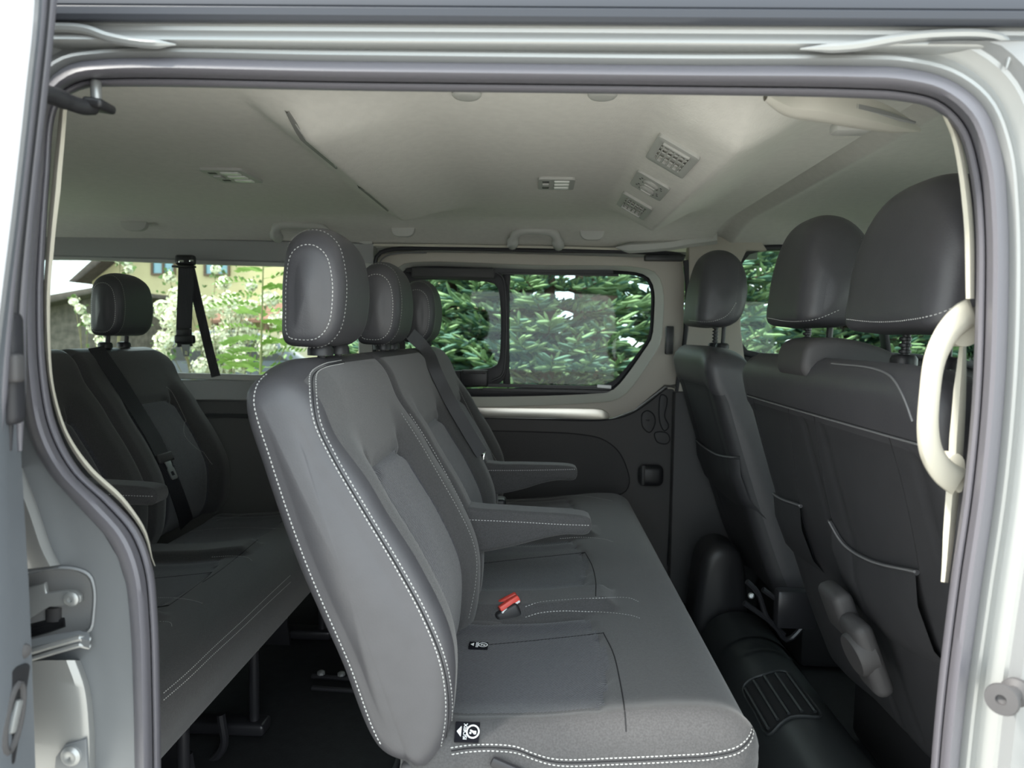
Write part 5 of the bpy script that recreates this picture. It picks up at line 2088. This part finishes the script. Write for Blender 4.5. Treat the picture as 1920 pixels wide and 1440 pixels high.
spruce(0.05, 4.5, 3.2, 1.25, 'blue green spruce filling the right pane of the far door window', 3)
spruce(-0.72, 4.9, 3.2, 1.15, 'blue green spruce seen through the left sliding pane', 8)
spruce(1.25, 5.0, 3.6, 1.3, 'darker spruce at the right edge of the far door window', 12)
spruce(2.6, 5.4, 3.8, 1.4, 'spruce seen through the front window left of the middle headrest', 21)
spruce(4.1, 5.8, 3.8, 1.5, 'spruce low behind the front headrests at right', 33)
for (bx, by, bh, sd_) in ((-1.5, 7.4, 5.0, 41), (-0.3, 7.6, 5.5, 42), (2.2, 8.0, 5.5, 44), (4.4, 8.6, 5.5, 45), (6.6, 8.0, 5.5, 46)):
    spruce(bx, by, bh, 1.25 if sd_ == 41 else 1.6, {41: 'tall spruce in the back row at the left end by the house', 42: 'tall back row spruce behind the left sliding pane', 44: 'tall back row spruce right of the added brown trunk', 45: 'tall back row spruce seen between the front headrests', 46: 'tall back row spruce at the far right end'}[sd_], sd_, dens=0.8)
# tall trunk added behind to stand in for a brown reflection in the pane
g = G()
g.tube([(0.62, 7.4, GZ), (0.64, 7.4, 2.0), (0.60, 7.4, 6.5)], [0.30, 0.24, 0.16], 16)
o_ = g.obj('reflection_trunk', BARK)
recenter(tag(o_, 'tall brown trunk added behind the spruces as a reflected band', 'stand-in trunk'))

# house
HY = 22.0
hs = thing('house', 'beige rendered house with brown roof beyond the rear window', 'house', tuple(P(400, 640, y=HY)))
RENDER = mat('beige_render', (0.46, 0.41, 0.245), 0.9, 0, 0.1, var=0.04, vscale=2, bump=0.15, bscale=30)
ROOFT = mat('brown_roof', (0.065, 0.055, 0.050), 0.8, 0, 0.2, var=0.2, vscale=6, bump=0.6, bscale=12)
WOOD = mat('brown_window_wood', (0.10, 0.062, 0.035), 0.6)
PANEB = mat('window_reflection_glass', (0.16, 0.30, 0.36), 0.12, 0.0, 0.8)
g = G()
g.slab([P(173, 800, y=HY), P(173, 508, y=HY), P(205, 470, y=HY), P(330, 340, y=HY), P(640, 340, y=HY), P(900, 520, y=HY), P(900, 800, y=HY)], (0, 7.0, 0))
g.obj('wall', RENDER, hs)
g = G()
for pts in ([(140, 530), (205, 478), (345, 330), (330, 325), (195, 466), (126, 528)],):
    g.slab(pxs(pts, HY - 0.7), (0, 8.4, 0), 0.02)
g.obj('roof', ROOFT, hs)
for u0, u1, v0, v1 in ((282, 328, 470, 516), (381, 430, 470, 517), (760, 800, 470, 516)):
    t_ = G()
    o4 = pxs([(u0, v0), (u1, v0), (u1, v1), (u0, v1)], HY - 0.08)
    mid = (u0 + u1) / 2
    h1_ = pxs([(u0 + 4, v0 + 4), (mid - 2, v0 + 4), (mid - 2, v1 - 4), (u0 + 4, v1 - 4)], HY - 0.08)
    h2_ = pxs([(mid + 2, v0 + 4), (u1 - 4, v0 + 4), (u1 - 4, v1 - 4), (mid + 2, v1 - 4)], HY - 0.08)
    t_.slab(o4, (0, 0.12, 0), 0, [h1_, h2_])
    wf = t_.obj('window_frame', WOOD, hs)
    for h_ in (h1_, h2_):
        gg = G()
        gg.slab([p + V((0, 0.06, 0)) for p in h_], (0, 0.02, 0))
        gg.obj('pane', PANEB, wf)
# lean-to roof of the ground floor
g = G()
g.grid([[P(400, 575, y=HY - 0.1), P(600, 565, y=HY - 0.1)], [P(395, 600, y=HY - 1.6), P(610, 596, y=HY - 1.6)]])
g.grid([[P(395, 600, y=HY - 1.6), P(610, 596, y=HY - 1.6)], [P(395, 606, y=HY - 1.6), P(610, 602, y=HY - 1.6)]])
g.obj('porch_roof', mat('red_brown_tiles', (0.17, 0.085, 0.06), 0.8), hs)
g = G()
for u in (405, 500, 600):
    a, b = P(u, 600, y=HY - 1.5), P(u, 690, y=HY - 1.5)
    g.tube([a, V((a.x, a.y, GZ))], 0.08, 8)
g.obj('porch_post', WOOD, hs)

shed = thing('shed', 'low dark shed with brown roof left of the beige house', 'shed', tuple(P(110, 640, y=17.0)))
g = G()
g.slab([V((p.x, p.y, p.z)) for p in pxs([(-150, 720), (-150, 570), (168, 556), (168, 720)], 17.0)], (0, 4, 0))
g.obj('wall', mat('dark_timber', (0.10, 0.085, 0.075), 0.85, var=0.3, vscale=6), shed)
g = G()
g.slab(pxs([(-190, 612), (95, 552), (175, 538), (180, 548), (100, 566), (-190, 626)], 16.4), (0, 5.2, 0), 0.02)
g.obj('roof', ROOFT, shed)

# parked car glimpsed under the blossom
car = thing('car', 'dark parked car half hidden behind the white blossom', 'car', tuple(P(450, 700, y=10.5)))
CARP = mat('dark_car_paint', (0.035, 0.045, 0.06), 0.2, 0.3, 0.6, coat=0.6)
c0 = P(455, 690, y=10.5)
pr = [(-2.0, 0.25), (-2.05, 0.6), (-1.9, 0.85), (-1.3, 0.95), (-0.7, 1.38), (0.5, 1.42), (1.2, 1.05), (1.95, 0.9), (2.1, 0.6), (2.05, 0.3)]
v_, f_, z_ = soft_body([(c0.x + a, GZ + b) for a, b in pr], 9.8, 11.4, 0.2, 60, 6)
obj('body', v_, f_, CARP, car)
g = G()
g.slab([V((c0.x + a, 9.79, GZ + b)) for a, b in ((-1.1, 0.98), (-0.62, 1.32), (0.45, 1.35), (1.0, 1.02))], (0, 0.02, 0))
g.obj('side_window', BLACK, car)
for dx in (-1.25, 1.3):
    g = G()
    g.lathe([(0.32, 0), (0.34, 0.03), (0.34, 0.18), (0.30, 0.2)], (c0.x + dx, 9.76, GZ + 0.34), (0, 1, 0), 20)
    g.obj('wheel', RUBBER_DK, car)

# white blossoming shrub
PETAL = mat('cream_white_petals', (0.72, 0.72, 0.58), 0.8, 0, 0.2)
LEAF = mat('light_green_leaf', (0.16, 0.27, 0.055), 0.6, 0, 0.3, col2=(0.24, 0.36, 0.09), vscale=4)
LEAF_DK = mat('mid_green_leaf', (0.085, 0.15, 0.045), 0.6, 0, 0.3, col2=(0.15, 0.23, 0.08), vscale=4)
STEM = mat('shrub_stem', (0.12, 0.11, 0.055), 0.9)


def shrub(clusters, base, label, seed, y, density=36):
    R = random.Random(seed)
    root = V((base.x, y, GZ))
    t = thing('blossom_shrub', label, 'shrub', tuple(root), 'white blossoming shrubs')
    density *= 4
    g, fl, lf = G(), [], []
    for u, v, rpx in clusters:
        c = P(u, v, y=y + R.uniform(-.35, .35))
        rad = rpx * (y + 0.75) / F
        mid = root.lerp(c, 0.55) + V((R.uniform(-.1, .1), 0, 0.1))
        pth = cat([root[:], mid[:], c[:]], 10)
        g.tube([V(p) for p in pth], [0.009 - 0.0007 * k for k in range(10)], 5, caps=False)
        for k in range(int(density * max(0.6, rad / 0.10))):
            d = V((R.gauss(0, 1), R.gauss(0, 1), R.gauss(0, 1))).normalized()
            p = c + d * rad * R.random() ** 0.45
            fl.append((p, d, R.uniform(.012, .024)))
        for k in range(int(density * 0.10)):
            d = V((R.gauss(0, 1), R.gauss(0, 1), R.gauss(0, 1))).normalized()
            p = c + d * rad * R.uniform(.5, 1.7)
            lf.append((p, d, R.uniform(.03, .055)))
    g.obj('stems', STEM, t, kind='stuff')
    vs_, fs_ = [], []
    for p, d, s in fl:
        a = V((0, 0, 1)) if abs(d.z) < .9 else V((1, 0, 0))
        e1 = d.cross(a).normalized()
        e2 = d.cross(e1)
        b = len(vs_)
        vs_.append(tuple(p - d * s * .3))
        for k in range(6):
            an = k * math.pi / 3
            vs_.append(tuple(p + (e1 * math.cos(an) + e2 * math.sin(an)) * s + d * s * (.35 if k % 2 else .1)))
        for k in range(6):
            fs_.append((b, b + 1 + k, b + 1 + (k + 1) % 6))
    obj('blossoms', vs_, fs_, PETAL, t, kind='stuff')
    vs_, fs_ = [], []
    for p, d, s in lf:
        a = V((R.gauss(0, 1), R.gauss(0, 1), R.gauss(0, 1))).normalized()
        e = d.cross(a).normalized() * s * .42
        b = len(vs_)
        vs_ += [tuple(p), tuple(p + d * s * .5 + e), tuple(p + d * s * 1.1 + V((0, 0, -s * .2))), tuple(p + d * s * .5 - e)]
        fs_.append((b, b + 1, b + 2, b + 3))
    obj('leaves', vs_, fs_, LEAF_DK, t, kind='stuff')


cl = [(310, 540, 22), (335, 560, 22), (306, 580, 20), (325, 600, 24), (310, 640, 22), (400, 535, 20), (420, 520, 22), (395, 575, 22), (430, 570, 24), (455, 540, 22), (440, 600, 26), (415, 630, 26), (395, 655, 22), (435, 650, 26), (460, 625, 24), (470, 580, 20), (380, 690, 22), (420, 690, 24), (455, 680, 22), (505, 560, 18), (520, 600, 18), (500, 650, 20), (300, 670, 22), (265, 690, 20), (405, 500, 14), (320, 515, 14), (360, 560, 20), (372, 640, 20), (480, 520, 18), (510, 520, 14), (545, 640, 20), (560, 600, 18)]
cl = [q for q in cl if q[1] >= 545] + [(405, 505, 9), (318, 520, 10), (420, 530, 14), (470, 535, 12), (345, 540, 12)]
shrub(cl, P(410, 700, y=6.0), 'white blossoming shrub beside the hanging seat belt', 4, 6.0)
shrub([(140, 565, 10), (150, 580, 8), (165, 600, 10), (175, 615, 12), (190, 640, 14), (180, 665, 14), (235, 490, 10), (242, 505, 8), (225, 485, 9), (150, 690, 20), (100, 690, 20), (200, 690, 20)], P(200, 720, y=5.0), 'thin blossoming branches left of the third row headrest', 9, 5.0, 16)

# rowan sapling with feathered leaves
sap = thing('rowan_sapling', 'bright green sapling with feathered leaves at the window edge', 'sapling', (P(490, 640, y=3.6).x, 3.6, GZ))
R = random.Random(2)
top = P(494, 470, y=3.6)
base = V((P(489, 700, y=3.6).x, 3.6, GZ))
g = G()
g.tube([base, base.lerp(top, .6) + V((-0.015, 0, 0)), top], [0.012, 0.009, 0.004], 8)
g.obj('stem', mat('sapling_stem', (0.16, 0.17, 0.07), 0.8), sap)
nl = 0
for k in range(34):
    f_ = 0.42 + 0.58 * k / 33
    p = base.lerp(top, f_)
    sg = -1 if k % 2 else 1
    ang = R.uniform(-0.9, 0.9)
    d = V((sg * math.cos(ang), math.sin(ang), R.uniform(0.05, 0.45))).normalized()
    L = R.uniform(0.27, 0.40) * (1.15 - 0.40 * f_)
    vs_, fs_ = [], []
    n = 8
    pr_ = None
    for q in range(n + 1):
        s = q / n
        c = p + d * L * (0.15 + 0.85 * s) + V((0, 0, -0.25 * L * s * s))
        sd_ = V((-d.y, d.x, 0)).normalized()
        for g2 in (-1, 1):
            ll = 0.075 * (1 - 0.35 * abs(s - .45)) * L / 0.28
            dd = (sd_ * g2 + d * .45 + V((0, 0, .35 * R.uniform(-.4, 1)))).normalized()
            e = (d * 0.35 + V((0, 0, 0.9))).normalized() * 0.20 * ll
            b = len(vs_)
            vs_ += [tuple(c), tuple(c + dd * ll * .5 + e), tuple(c + dd * ll), tuple(c + dd * ll * .5 - e)]
            fs_.append((b, b + 1, b + 2, b + 3))
    gg = G()
    gg.add(vs_, fs_)
    gg.tube([p, p + d * L * .5 + V((0, 0, -0.06 * L)), p + d * L + V((0, 0, -0.25 * L))], 0.0016, 4, caps=False)
    gg.obj('feathered_leaf', LEAF, sap, smooth=False)

for o in bpy.data.objects:
    if '_root' in o:
        del o['_root']
